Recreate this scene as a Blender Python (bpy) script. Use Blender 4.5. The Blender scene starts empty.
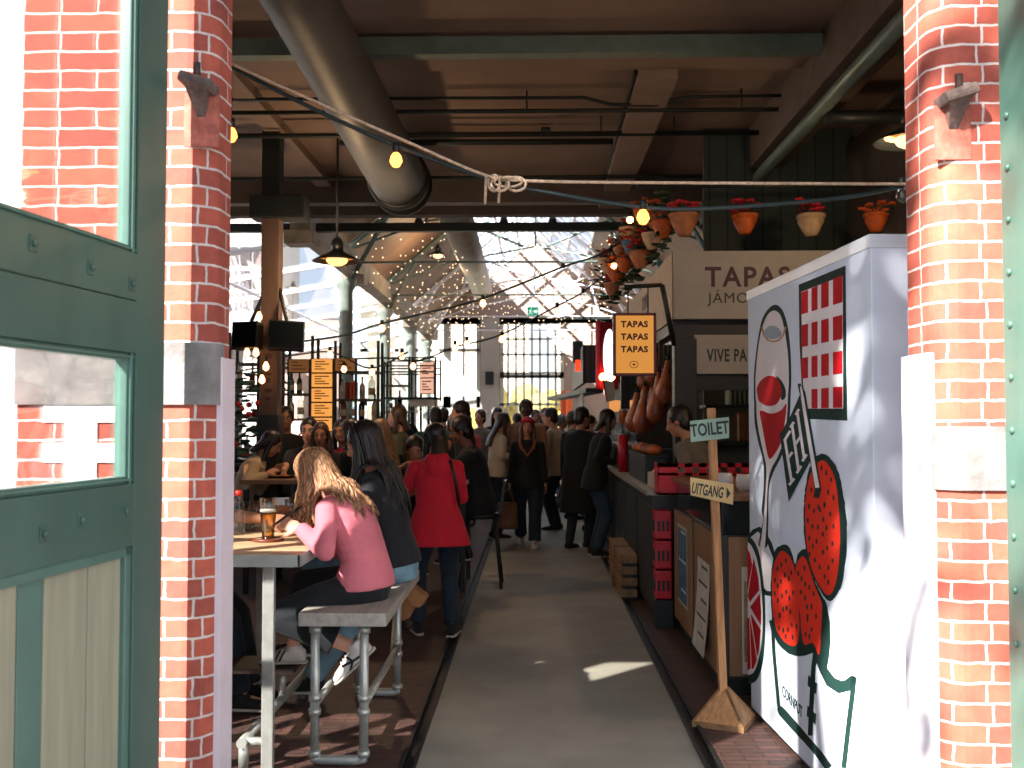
import bpy, bmesh, math, random
from mathutils import Vector as V, Matrix as M
R = math.radians
rnd = random.Random(11)
SC = bpy.context.scene
COL = SC.collection

# ------------------------------------------------------------ camera
CAM = V((0, 0, 1.6)); FPX = 1000.0
cd = bpy.data.cameras.new('camera'); cam = bpy.data.objects.new('camera', cd); COL.objects.link(cam)
cam.location = CAM
cam.rotation_euler = (R(90) + math.atan(36 / FPX), 0, math.atan(21 / FPX))
cd.sensor_width = 36; cd.lens = 36 * FPX / 1024; cd.clip_start = .05; cd.clip_end = 400
cd.dof.use_dof = True; cd.dof.focus_distance = 5.6; cd.dof.aperture_fstop = 4.5
SC.camera = cam
CR = cam.rotation_euler.to_matrix()
def ray(u, v): return CR @ V(((u - 512) / FPX, (384 - v) / FPX, -1))
def at(u, v, Y):                       # point seen at pixel u, v standing Y metres down the hall
    d = ray(u, v); return CAM + d * (Y / d.y)
def onplane(u, v, p, n):
    d = ray(u, v); return CAM + d * ((p - CAM).dot(n) / d.dot(n))

# ------------------------------------------------------------ materials
def lin(c):
    if isinstance(c, str):
        c = [int(c[i:i + 2], 16) / 255 for i in (0, 2, 4)]
    return [x / 12.92 if x <= .04045 else ((x + .055) / 1.055) ** 2.4 for x in c]
MATS = {}
def nodes(name):
    m = bpy.data.materials.new(name); m.use_nodes = True
    nt = m.node_tree; nt.nodes.clear()
    out = nt.nodes.new('ShaderNodeOutputMaterial')
    return m, nt, out
def N(nt, t, **kw):
    n = nt.nodes.new(t)
    for k, x in kw.items():
        if k in n.inputs: n.inputs[k].default_value = x
        else: setattr(n, k, x)
    return n
def pm(name, c, rough=.55, metal=0, var=.12, scale=6., bump=0., bscale=40., emit=0, ecol=None, trans=0, alpha=1, spec=.5, stretch=(1, 1, 1), c2=None, sheen=0, coat=0):
    if name in MATS: return MATS[name]
    m, nt, out = nodes(name); L = nt.links.new
    b = N(nt, 'ShaderNodeBsdfPrincipled'); L(b.outputs[0], out.inputs[0])
    b.inputs['Roughness'].default_value = rough; b.inputs['Metallic'].default_value = metal
    b.inputs['Specular IOR Level'].default_value = spec
    b.inputs['Transmission Weight'].default_value = trans
    b.inputs['Coat Weight'].default_value = coat
    if sheen: b.inputs['Sheen Weight'].default_value = sheen
    c = lin(c)
    tc = N(nt, 'ShaderNodeTexCoord'); mp = N(nt, 'ShaderNodeMapping'); mp.inputs['Scale'].default_value = stretch
    L(tc.outputs['Object'], mp.inputs[0])
    nz = N(nt, 'ShaderNodeTexNoise', Scale=scale, Detail=5., Roughness=.6); L(mp.outputs[0], nz.inputs['Vector'])
    mx = N(nt, 'ShaderNodeMix', data_type='RGBA')
    a = [x * (1 - var) for x in c]; d = lin(c2) if c2 else [min(1, x * (1 + var)) for x in c]
    mx.inputs[6].default_value = (*a, 1); mx.inputs[7].default_value = (*d, 1)
    rp = N(nt, 'ShaderNodeValToRGB'); rp.color_ramp.elements[0].position = .35; rp.color_ramp.elements[1].position = .65
    L(nz.outputs[0], rp.inputs[0]); L(rp.outputs[0], mx.inputs[0]); L(mx.outputs[2], b.inputs['Base Color'])
    if bump:
        n2 = N(nt, 'ShaderNodeTexNoise', Scale=bscale, Detail=4.); L(mp.outputs[0], n2.inputs['Vector'])
        bp = N(nt, 'ShaderNodeBump', Strength=bump, Distance=.01); L(n2.outputs[0], bp.inputs['Height']); L(bp.outputs[0], b.inputs['Normal'])
    if emit:
        b.inputs['Emission Color'].default_value = (*(lin(ecol) if ecol else c), 1); b.inputs['Emission Strength'].default_value = emit
    MATS[name] = m; return m
def glass(name, tint=(1, 1, 1), gloss=.08, rough=.02):
    if name in MATS: return MATS[name]
    m, nt, out = nodes(name); L = nt.links.new
    t = N(nt, 'ShaderNodeBsdfTransparent'); t.inputs[0].default_value = (*tint, 1)
    g = N(nt, 'ShaderNodeBsdfGlossy', Roughness=rough)
    lw = N(nt, 'ShaderNodeLayerWeight', Blend=.25)
    ad = N(nt, 'ShaderNodeMath', operation='MULTIPLY_ADD'); ad.inputs[1].default_value = .5; ad.inputs[2].default_value = gloss
    L(lw.outputs['Fresnel'], ad.inputs[0])
    mx = N(nt, 'ShaderNodeMixShader'); L(ad.outputs[0], mx.inputs[0]); L(t.outputs[0], mx.inputs[1]); L(g.outputs[0], mx.inputs[2]); L(mx.outputs[0], out.inputs[0])
    MATS[name] = m; return m
def emitm(name, c, s):
    if name in MATS: return MATS[name]
    m, nt, out = nodes(name)
    e = N(nt, 'ShaderNodeEmission', Strength=s); e.inputs[0].default_value = (*lin(c), 1); nt.links.new(e.outputs[0], out.inputs[0])
    MATS[name] = m; return m
def brick(name, c1, c2, mortar, bw=.115, rh=.0615, ms=.009, squash=1.9, bump=.6, uv=True, rough=.85, var=.35, swap=False):
    if name in MATS: return MATS[name]
    m, nt, out = nodes(name); L = nt.links.new
    b = N(nt, 'ShaderNodeBsdfPrincipled', Roughness=rough); L(b.outputs[0], out.inputs[0])
    tc = N(nt, 'ShaderNodeTexCoord'); mp = N(nt, 'ShaderNodeMapping')
    L(tc.outputs['UV' if uv else 'Object'], mp.inputs[0])
    if swap: mp.inputs['Rotation'].default_value = (0, 0, R(90))
    dn = N(nt, 'ShaderNodeTexNoise', Scale=22., Detail=3.); L(mp.outputs[0], dn.inputs['Vector'])
    sb = N(nt, 'ShaderNodeVectorMath', operation='SUBTRACT'); sb.inputs[1].default_value = (.5, .5, .5); L(dn.outputs['Color'], sb.inputs[0])
    vs_ = N(nt, 'ShaderNodeVectorMath', operation='SCALE'); vs_.inputs['Scale'].default_value = .012; L(sb.outputs[0], vs_.inputs[0])
    av = N(nt, 'ShaderNodeVectorMath', operation='ADD'); L(mp.outputs[0], av.inputs[0]); L(vs_.outputs[0], av.inputs[1])
    br = N(nt, 'ShaderNodeTexBrick'); L(av.outputs[0], br.inputs['Vector'])
    br.offset = .5; br.squash = squash; br.squash_frequency = 2
    for k, x in (('Scale', 1.), ('Mortar Size', ms), ('Mortar Smooth', .25), ('Bias', 0.), ('Brick Width', bw), ('Row Height', rh)): br.inputs[k].default_value = x
    br.inputs['Color1'].default_value = (*lin(c1), 1); br.inputs['Color2'].default_value = (*lin(c2), 1); br.inputs['Mortar'].default_value = (*lin(mortar), 1)
    nz = N(nt, 'ShaderNodeTexNoise', Scale=18., Detail=6., Roughness=.7); L(mp.outputs[0], nz.inputs['Vector'])
    n3 = N(nt, 'ShaderNodeTexNoise', Scale=2.5, Detail=3.); L(mp.outputs[0], n3.inputs['Vector'])
    ml = N(nt, 'ShaderNodeMix', data_type='RGBA', blend_type='OVERLAY'); ml.inputs[0].default_value = var
    L(br.outputs[0], ml.inputs[6]); L(nz.outputs[0], ml.inputs[7])
    m2 = N(nt, 'ShaderNodeMix', data_type='RGBA', blend_type='OVERLAY'); m2.inputs[0].default_value = var * .7
    L(ml.outputs[2], m2.inputs[6]); L(n3.outputs[0], m2.inputs[7]); L(m2.outputs[2], b.inputs['Base Color'])
    ma = N(nt, 'ShaderNodeMath', operation='MULTIPLY_ADD'); ma.inputs[1].default_value = -1.; L(br.outputs['Fac'], ma.inputs[0])
    sc = N(nt, 'ShaderNodeMath', operation='MULTIPLY'); sc.inputs[1].default_value = .4; L(nz.outputs[0], sc.inputs[0]); L(sc.outputs[0], ma.inputs[2])
    bp = N(nt, 'ShaderNodeBump', Strength=bump, Distance=.008); L(ma.outputs[0], bp.inputs['Height']); L(bp.outputs[0], b.inputs['Normal'])
    MATS[name] = m; return m
def planks(name, c, c2, w=.12, axis='X', rough=.6, gap=.04, dark=.25):
    """boards laid side by side across object axis; grain along the other"""
    if name in MATS: return MATS[name]
    m, nt, out = nodes(name); L = nt.links.new
    b = N(nt, 'ShaderNodeBsdfPrincipled', Roughness=rough); L(b.outputs[0], out.inputs[0])
    tc = N(nt, 'ShaderNodeTexCoord'); sp = N(nt, 'ShaderNodeSeparateXYZ'); L(tc.outputs['Object'], sp.inputs[0])
    dv = N(nt, 'ShaderNodeMath', operation='DIVIDE'); dv.inputs[1].default_value = w; L(sp.outputs[axis], dv.inputs[0])
    fl = N(nt, 'ShaderNodeMath', operation='FLOOR'); L(dv.outputs[0], fl.inputs[0])
    fr = N(nt, 'ShaderNodeMath', operation='FRACT'); L(dv.outputs[0], fr.inputs[0])
    wn = N(nt, 'ShaderNodeTexWhiteNoise', noise_dimensions='1D'); L(fl.outputs[0], wn.inputs['W'])
    mp = N(nt, 'ShaderNodeMapping'); L(tc.outputs['Object'], mp.inputs[0])
    mp.inputs['Scale'].default_value = [25 if a == axis else 2 for a in 'XYZ']
    nz = N(nt, 'ShaderNodeTexNoise', Scale=1., Detail=5.); L(mp.outputs[0], nz.inputs['Vector'])
    ad = N(nt, 'ShaderNodeMath', operation='MULTIPLY_ADD'); ad.inputs[1].default_value = .5; L(nz.outputs[0], ad.inputs[0])
    hf = N(nt, 'ShaderNodeMath', operation='MULTIPLY'); hf.inputs[1].default_value = .6; L(wn.outputs[0], hf.inputs[0]); L(hf.outputs[0], ad.inputs[2])
    mx = N(nt, 'ShaderNodeMix', data_type='RGBA'); mx.inputs[6].default_value = (*lin(c), 1); mx.inputs[7].default_value = (*lin(c2), 1); L(ad.outputs[0], mx.inputs[0])
    gt = N(nt, 'ShaderNodeMath', operation='LESS_THAN'); gt.inputs[1].default_value = gap; L(fr.outputs[0], gt.inputs[0])
    m2 = N(nt, 'ShaderNodeMix', data_type='RGBA'); L(gt.outputs[0], m2.inputs[0]); L(mx.outputs[2], m2.inputs[6]); m2.inputs[7].default_value = (*[x * dark for x in lin(c)], 1)
    L(m2.outputs[2], b.inputs['Base Color'])
    MATS[name] = m; return m

# ------------------------------------------------------------ mesh builder
class MB:
    def __init__(s): s.v = []; s.f = []; s.sm = []; s.mi = []; s.uv = {}
    def add(s, vs, fs, smooth=False, mi=0, uvs=None):
        o = len(s.v); s.v += [V(p) for p in vs]
        for k, f in enumerate(fs):
            if uvs: s.uv[len(s.f)] = uvs[k]
            s.f.append([i + o for i in f]); s.sm.append(smooth); s.mi.append(mi)
        return s
    def box(s, x0, x1, y0, y1, z0, z1, b=0, mi=0):
        c = V(((x0 + x1) / 2, (y0 + y1) / 2, (z0 + z1) / 2)); return s.obox(c, (x1 - x0, y1 - y0, z1 - z0), None, b, mi)
    def obox(s, c, size, rot=None, b=0, mi=0):
        hx, hy, hz = [abs(q) / 2 for q in size]; c = V(c); rot = rot or M.Identity(3)
        b = min(b, hx * .9, hy * .9, hz * .9)
        if b <= 0:
            vs = [c + rot @ V((sx * hx, sy * hy, sz * hz)) for sx in (-1, 1) for sy in (-1, 1) for sz in (-1, 1)]
            return s.add(vs, [(0, 1, 3, 2), (4, 6, 7, 5), (0, 4, 5, 1), (2, 3, 7, 6), (0, 2, 6, 4), (1, 5, 7, 3)], False, mi)
        bm = bmesh.new(); bmesh.ops.create_cube(bm, size=1)
        for q in bm.verts: q.co = V((q.co.x * 2 * hx, q.co.y * 2 * hy, q.co.z * 2 * hz))
        bmesh.ops.bevel(bm, geom=list(bm.edges), offset=b, segments=2, profile=.7, affect='EDGES')
        bm.verts.index_update()
        s.add([c + rot @ q.co for q in bm.verts], [[q.index for q in f.verts] for f in bm.faces], False, mi); bm.free(); return s
    def tube(s, pts, r, n=10, caps=True, closed=False, mi=0, flat=None):
        pts = [V(p) for p in pts]; k = len(pts); rr = r if isinstance(r, (list, tuple)) else [r] * k
        vs = []; up = None
        for i, p in enumerate(pts):
            a = pts[i - 1] if (i or closed) else p; c = pts[(i + 1) % k] if (i < k - 1 or closed) else p
            t = (c - a); t = t.normalized() if t.length > 1e-9 else V((0, 0, 1))
            if up is None: up = V((0, 0, 1)) if abs(t.z) < .9 else V((0, 1, 0))
            x = t.cross(up); x = x.normalized() if x.length > 1e-6 else t.orthogonal().normalized(); y = x.cross(t); up = y
            for j in range(n):
                q = 2 * math.pi * j / n; vs.append(p + (x * math.cos(q) + y * math.sin(q) * (flat or 1)) * rr[i])
        fs = []
        for i in range(k if closed else k - 1):
            for j in range(n):
                a, b2 = i * n + j, i * n + (j + 1) % n; c, d = ((i + 1) % k) * n + (j + 1) % n, ((i + 1) % k) * n + j
                fs.append((a, b2, c, d))
        s.add(vs, fs, True, mi)
        if caps and not closed:
            o = len(s.v) - len(vs)
            s.f += [[o + j for j in range(n)][::-1], [o + (k - 1) * n + j for j in range(n)]]; s.sm += [False, False]; s.mi += [mi, mi]
        return s
    def cyl(s, p0, p1, r0, r1=None, n=16, mi=0): return s.tube([p0, p1], [r0, r0 if r1 is None else r1], n, mi=mi)
    def lathe(s, prof, c=(0, 0, 0), n=24, mi=0, rot=None, close=False):
        c = V(c); rot = rot or M.Identity(3); vs = []
        for r, z in prof:
            for j in range(n):
                q = 2 * math.pi * j / n; vs.append(c + rot @ V((r * math.cos(q), r * math.sin(q), z)))
        fs = []; k = len(prof)
        for i in range(k - 1):
            for j in range(n): fs.append((i * n + j, i * n + (j + 1) % n, (i + 1) * n + (j + 1) % n, (i + 1) * n + j))
        s.add(vs, fs, True, mi)
        o = len(s.v) - len(vs)
        if prof[0][0] > 1e-4 and close: s.f.append([o + j for j in range(n)][::-1]); s.sm.append(False); s.mi.append(mi)
        if prof[-1][0] > 1e-4 and close: s.f.append([o + (k - 1) * n + j for j in range(n)]); s.sm.append(False); s.mi.append(mi)
        return s
    def ball(s, c, r, rot=None, n=14, m=9, mi=0):
        r = r if isinstance(r, (list, tuple)) else (r, r, r); c = V(c); rot = rot or M.Identity(3)
        vs = [c + rot @ V((0, 0, -r[2]))]
        for i in range(1, m):
            a = -math.pi / 2 + math.pi * i / m
            for j in range(n):
                q = 2 * math.pi * j / n; vs.append(c + rot @ V((r[0] * math.cos(a) * math.cos(q), r[1] * math.cos(a) * math.sin(q), r[2] * math.sin(a))))
        vs.append(c + rot @ V((0, 0, r[2]))); fs = []
        for j in range(n): fs.append((0, 1 + (j + 1) % n, 1 + j))
        for i in range(m - 2):
            for j in range(n): fs.append((1 + i * n + j, 1 + i * n + (j + 1) % n, 1 + (i + 1) * n + (j + 1) % n, 1 + (i + 1) * n + j))
        t = len(vs) - 1; o = 1 + (m - 2) * n
        for j in range(n): fs.append((o + j, o + (j + 1) % n, t))
        return s.add(vs, fs, True, mi)
    def prism(s, pts, off, mi=0, back=True):
        """polygon of 3-D points pushed along vector off"""
        pts = [V(p) for p in pts]; n = len(pts); off = V(off)
        vs = pts + [p + off for p in pts]
        fs = [list(range(n, 2 * n))] + ([list(range(n))[::-1]] if back else []) + [(i, (i + 1) % n, n + (i + 1) % n, n + i) for i in range(n)]
        return s.add(vs, fs, False, mi)
    def quad(s, a, b, c, d, mi=0): return s.add([a, b, c, d], [(0, 1, 2, 3)], False, mi)
    def loft(s, rings, n=20, mi=0, caps=True):
        """rings: (centre, right vector*rx, forward vector*ry)"""
        vs = []
        for c, x, y in rings:
            for j in range(n):
                q = 2 * math.pi * j / n; vs.append(V(c) + V(x) * math.cos(q) + V(y) * math.sin(q))
        k = len(rings); fs = [(i * n + j, i * n + (j + 1) % n, (i + 1) * n + (j + 1) % n, (i + 1) * n + j) for i in range(k - 1) for j in range(n)]
        if caps: fs += [list(range(n))[::-1], [(k - 1) * n + j for j in range(n)]]
        return s.add(vs, fs, True, mi)
    def mesh(s, name, mats, inv=None):
        me = bpy.data.meshes.new(name)
        me.from_pydata([tuple(inv @ p) if inv else tuple(p) for p in s.v], [], s.f)
        me.polygons.foreach_set('use_smooth', s.sm); me.polygons.foreach_set('material_index', s.mi)
        if s.uv:
            ul = me.uv_layers.new(name='UVMap')
            for p in me.polygons:
                if p.index in s.uv:
                    for li, q in zip(p.loop_indices, s.uv[p.index]): ul.data[li].uv = q
        for m in (mats if isinstance(mats, (list, tuple)) else [mats]): me.materials.append(m)
        me.update(); return me
def fixn(me):
    bm = bmesh.new(); bm.from_mesh(me); bmesh.ops.recalc_face_normals(bm, faces=bm.faces); bm.to_mesh(me); bm.free()
def wm(o):
    m = M.LocRotScale(o.location, o.rotation_euler, o.scale)
    return wm(o.parent) @ m if o.parent else m
def obj(name, mb, mats, parent=None, world=True, norm=True, label=None, kind=None):
    """world=True: the builder's points are world points; False: they are in the parent's frame"""
    inv = wm(parent).inverted() if (parent and world) else None
    me = mb if isinstance(mb, bpy.types.Mesh) else mb.mesh(name, mats, inv)
    if norm and not isinstance(mb, bpy.types.Mesh): fixn(me)
    o = bpy.data.objects.new(name, me); COL.objects.link(o)
    if parent: o.parent = parent
    if label: o['label'] = label
    if kind: o['kind'] = kind
    return o
def tag(o, label, cat, group=None, kind=None):
    o['label'] = label; o['category'] = cat
    if group: o['group'] = group
    if kind: o['kind'] = kind
    return o
def thing(name, label, cat, loc=(0, 0, 0), rz=0, group=None):
    o = bpy.data.objects.new(name, None); COL.objects.link(o); o.empty_display_size = .1
    o.location = loc; o.rotation_euler = (0, 0, rz); return tag(o, label, cat, group)
def struct(name, mb, m, label=None, parent=None, norm=True):
    o = obj(name, mb, m, parent, norm=norm)
    if not parent:
        o['kind'] = 'structure'
        if label: o['label'] = label; o['category'] = name.split('_')[0]
    return o
def kids(o): return [c for c in bpy.data.objects if c.parent == o]
def dup(root, loc, rz=None, label=None, group=None, scale=None):
    r = root.copy(); COL.objects.link(r); r.location = loc
    if rz is not None: r.rotation_euler = (0, 0, rz)
    if scale: r.scale = scale if isinstance(scale, (list, tuple)) else (scale,) * 3
    if label: r['label'] = label
    if group: r['group'] = group
    for ch in root.children:
        c = ch.copy(); COL.objects.link(c); c.parent = r
        for g in ch.children:
            d = g.copy(); COL.objects.link(d); d.parent = c
    return r
def text_mesh(s, size, depth=.002, bold=0., align='CENTER', space=1.):
    cu = bpy.data.curves.new('lettering', 'FONT'); cu.body = s; cu.size = size; cu.extrude = depth; cu.offset = bold; cu.align_x = align; cu.align_y = 'CENTER'; cu.space_character = space; cu.resolution_u = 3
    o = bpy.data.objects.new('lettering', cu); COL.objects.link(o)
    dg = bpy.context.evaluated_depsgraph_get(); me = bpy.data.meshes.new_from_object(o.evaluated_get(dg))
    bpy.data.objects.remove(o); return me
def lettering(name, s, size, m, parent, origin, xdir, ydir, depth=.002, bold=0., align='CENTER', sx=1., space=1.):
    """text lying at a world origin with world x and y directions"""
    me = text_mesh(s, size, depth, bold, align, space); me.materials.clear(); me.materials.append(m)
    x = V(xdir).normalized(); y = V(ydir).normalized(); z = x.cross(y)
    mt = M((x * sx, y, z)).transposed().to_4x4(); mt.translation = V(origin)
    inv = wm(parent).inverted() if parent else M.Identity(4)
    me.transform(inv @ mt)
    o = bpy.data.objects.new(name, me); COL.objects.link(o); o.parent = parent
    return o
# ------------------------------------------------------------ shared materials
BRK = brick('red_brick', 'a9503c', '883f33', 'bdb0aa', bw=.118, ms=.0042, var=.5)
BRKD = brick('hall_brick', '7c4434', '5e3126', 'a39a92')
FLB = brick('clinker_paving', '583b33', '42302a', '2a1f1b', bw=.2, rh=.055, ms=.004, squash=1., bump=.35, uv=False, rough=.6, var=.4)
CONC = pm('aisle_concrete', '8d8a7c', .62, var=.16, scale=1.3, bump=.12, bscale=60, c2='9c988a')
BLOCK = pm('weathered_concrete', '6f6b69', .9, var=.3, scale=9, bump=.3, bscale=50)
WHITE = pm('white_paint', 'e4e0e4', .5, var=.04)
GREEN = pm('green_door_paint', '3d5a50', .38, var=.12, scale=5, bump=.06, bscale=30, stretch=(1, 1, .25))
GREEN2 = pm('green_moulding_paint', '4a6b60', .35, var=.1)
GREY_BOARD = pm('sun_bleached_board', '8d8d78', .6, var=.12, scale=4, stretch=(6, 6, .4), bump=.05)
STEELG = pm('grey_green_steel', '66756c', .5, .2, var=.15)
DARK = pm('dark_steel', '1d2322', .5, .3)
BLACK = pm('black_paint', '101213', .5)
CEIL = pm('ceiling_plaster', '7c685c', .85, var=.12, scale=1.5, bump=.05)
WOODB = planks('roof_boards', '705845', '8c6f58', w=.14, axis='Y', gap=.06)
GLASS = glass('window_glass')
RGLASS = glass('roof_glass', tint=(.93, .97, 1.), gloss=.02)
GALV = pm('galvanised_pipe', 'b2b5ae', .36, .5, var=.15, scale=12)
BROWNW = planks('brown_timber', '6b4a34', '86603f', w=.4, axis='Z', gap=0)

FY = 3.1                                             # facade plane
# ------------------------------------------------------------ ground and floor
g = MB(); g.box(-60, 60, -60, FY - .02, -.2, -.02); struct('ground_street', g, brick('street_paving', '6f6a68', '625d5c', '524e4d', bw=.21, rh=.07, uv=False, bump=.2), 'grey brown street paving outside the open doorway')
g = MB(); g.box(-60, 60, 36.2, 140, -.2, -.02); struct('ground_courtyard', g, pm('pale_courtyard', 'c9c2b4', .9), 'pale courtyard ground beyond the far glazed doors')
g = MB(); g.box(-60, -8.3, 3.2, 36, -.2, -.02); struct('ground_sideyard', g, pm('pale_sideyard', 'c9c2b4', .9), 'pale yard ground outside the side windows')
f = MB(); f.box(-8, -.62, FY - .02, 36, -.2, 0); f.box(.87, 8, FY - .02, 36, -.2, 0)
struct('floor', f, FLB, 'dark red brown clinker paving on both sides of the aisle')
f = MB(); f.box(-.54, .79, FY - .02, 36, -.2, 0); struct('floor_aisle', f, CONC, 'grey concrete strip running down the hall aisle')
for n, x0, s in (('trim_1', -.62, 'left'), ('trim_2', .79, 'right')):
    t = MB(); t.box(x0, x0 + .08, FY - .02, 36, -.2, -.018); t.box(x0, x0 + .02, FY, 36, -.018, .012, .004); t.box(x0 + .06, x0 + .08, FY, 36, -.018, .012, .004)
    struct(n, t, DARK, f'dark steel rail channel along the {s} edge of the concrete aisle')

# ------------------------------------------------------------ facade piers with a rounded inner corner
def sweep(mb, path, z0, z1, mi=0, u0=0):
    """vertical wall skin along a plan path with UVs in metres"""
    u = u0
    for a, b in zip(path, path[1:]):
        l = (V(b) - V(a)).length
        mb.add([(*a, z0), (*b, z0), (*b, z1), (*a, z1)], [(0, 1, 2, 3)], True, mi, [[(u, z0), (u + l, z0), (u + l, z1), (u, z1)]])
        u += l
    return mb
def arc(cx, cy, r, a0, a1, n=7): return [(cx + r * math.cos(R(a0 + (a1 - a0) * i / n)), cy + r * math.sin(R(a0 + (a1 - a0) * i / n))) for i in range(n + 1)]
XL, XR = -1.005, 1.246
lp = [(-1.615, FY)] + arc(XL - .085, FY + .085, .085, -90, 0) + [(XL, 3.28), (XL - .3, 3.28), (-1.615, 3.28), (-1.615, FY)]
struct('wall_front_left', sweep(MB(), lp, 0, 6.5), BRK, 'sunlit red brick pier between the window and the doorway', norm=False)
rp = [(XR, 3.34)] + [(XR, FY + .09)] + arc(XR + .085, FY + .085, .085, 180, 270) + [(2.2, FY), (2.2, 3.34), (XR, 3.34)]
struct('wall_front_right', sweep(MB(), rp, 0, 6.5), BRK, 'sunlit red brick pier behind the rivet edged door', norm=False)
w = MB(); w.box(-1.6, 2.2, FY + .02, 3.3, 3.75, 6.6); w.box(2.2, 8.2, FY, 3.34, 0, 6.6); w.box(-8.2, -3.75, FY, 3.28, 0, 6.6); w.box(-3.75, -1.615, FY, 3.28, 0, .75); w.box(-3.75, -1.615, FY, 3.28, 3.5, 6.6)
struct('wall_front', w, brick('facade_brick', 'a9503c', '883f33', 'bdb0aa', uv=False), 'brick facade above and beside the doorway')
# window of the facade beside the pier
struct('trim_9', MB().box(-2.3, -1.62, FY + .01, 3.27, 0, 6.5, .01), WHITE, 'white painted pilaster between the brick pier and the facade window')
w = MB()
for x in (-3.74, -2.37): w.box(x, x + .075, 3.06, 3.24, .75, 3.5, .006)
for z in (.75, 3.42, 2.3): w.box(-3.74, -2.3, 3.08, 3.22, z, z + .08, .006)
for x in (-3.28, -2.82): w.box(x - .02, x + .02, 3.1, 3.2, .75, 3.5)
for z in (1.28, 1.8, 2.85): w.box(-3.74, -2.3, 3.1, 3.2, z, z + .035)
fr = struct('window_1', w, pm('white_window_frame', 'f0eef0', .4), 'white muntin window in the facade beside the brick pier')
struct('glazing', MB().box(-3.7, -2.35, 3.145, 3.155, .8, 3.45), GLASS, parent=fr)

# concrete blocks, painted quoin, reveal claddings
def block_on(path_l, z0, z1, name, label, m=BLOCK, off=.008, left=True):
    pass
b = MB(); pl = [(-1.62, FY - .012)] + arc(XL - .085, FY + .085, .097, -90, 0) + [(XL + .012, 3.20)]
sweep(b, pl, 1.648, 1.842); b.add([(*p, 1.842) for p in pl] + [(XL - .3, 3.2, 1.842), (-1.62, 3.2, 1.842)], [list(range(len(pl) + 2))]); b.add([(*p, 1.648) for p in pl] + [(XL - .3, 3.2, 1.648), (-1.62, 3.2, 1.648)], [list(range(len(pl) + 2))[::-1]])
struct('trim_3', b, BLOCK, 'weathered grey concrete block in the pier beside the green door')
b = MB(); pr = [(XR - .012, 3.2)] + arc(XR + .085, FY + .085, .097, 180, 270) + [(1.8, FY - .012)]
sweep(b, pr, 1.385, 1.58); b.add([(*p, 1.58) for p in pr] + [(1.8, 3.2, 1.58)], [list(range(len(pr) + 1))]); b.add([(*p, 1.385) for p in pr] + [(1.8, 3.2, 1.385)], [list(range(len(pr) + 1))[::-1]])
struct('trim_4', b, BLOCK, 'weathered grey concrete block in the pier behind the white stand')
q = MB()
zs = 1.648; pts = [(-1.53, zs), (-1.53, zs - .055), (-1.46, zs - .055), (-1.46, zs - .12), (-1.53, zs - .12), (-1.53, zs - .18), (-1.46, zs - .18), (-1.46, zs - .245), (-1.53, zs - .245), (-1.53, zs - .31), (-1.46, zs - .31), (-1.46, .0),
    (-1.36, .0), (-1.36, zs - .31), (-1.26, zs - .31), (-1.26, zs - .245), (-1.36, zs - .245), (-1.36, zs - .18), (-1.26, zs - .18), (-1.26, zs - .12), (-1.36, zs - .12), (-1.36, zs - .055), (-1.26, zs - .055), (-1.26, zs)]
q.prism([(x, FY, z) for x, z in pts], (0, -.006, 0)); struct('trim_5', q, WHITE, 'white painted quoin with toothed edges under the concrete block')
struct('trim_6', MB().box(XL - .01, XL + .016, 3.165, 3.30, 0, 1.80, .003), pm('pinkish_white_board', 'cdbfc6', .5, var=.05), 'pinkish white board cladding the reveal beside the green door')
struct('trim_7', MB().box(XR - .018, XR + .01, 3.15, 3.36, 0, 1.81, .003), pm('white_reveal_board', 'dcd8e2', .5, var=.05), 'white board cladding the reveal next to the painted stand')

# hinge stones
def hinge_stone(c, flip, label):
    t = thing('hinge_stone', label, 'stone bracket', c)
    m = MB(); rot = M.Rotation(R(18 * flip), 3, 'Y')
    m.obox((c[0], c[1], c[2]), (.105, .1, .035), rot, .012); m.prism([(c[0] - .035, c[1] - .04, c[2] - .01), (c[0] + .035, c[1] - .04, c[2] - .01), (c[0] + .012, c[1] + .03, c[2] - .1), (c[0] - .012, c[1] + .03, c[2] - .1)], (0, .03, 0))
    obj('bracket', m, pm('crumbled_stone', '5c4c46', .95, var=.4, scale=30, bump=.6), t)
    p = MB(); p.cyl((c[0], c[1] - .02, c[2]), (c[0], c[1] - .02, c[2] + .06), .012, n=10); obj('pintle', p, pm('rusty_iron', '4b3a33', .7, .6, var=.4, scale=30), t)
    s = MB(); s.box(c[0] - .055, c[0] + .055, FY - .003, FY + .01, c[2] - .19, c[2] - .02, .001)
    obj('repair_patch', s, pm('pink_repair_mortar', '9c5648', .95, var=.3, scale=25, bump=.4), t)
p = at(203, 85, FY - .02); hinge_stone((p.x - .01, FY - .03, p.z), 1, 'crumbled stone hinge bracket on the brick pier beside the green door')
p = at(955, 97, FY - .02); hinge_stone((p.x, FY - .03, p.z), -1, 'crumbled stone hinge bracket on the brick pier above the white stand')

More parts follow.
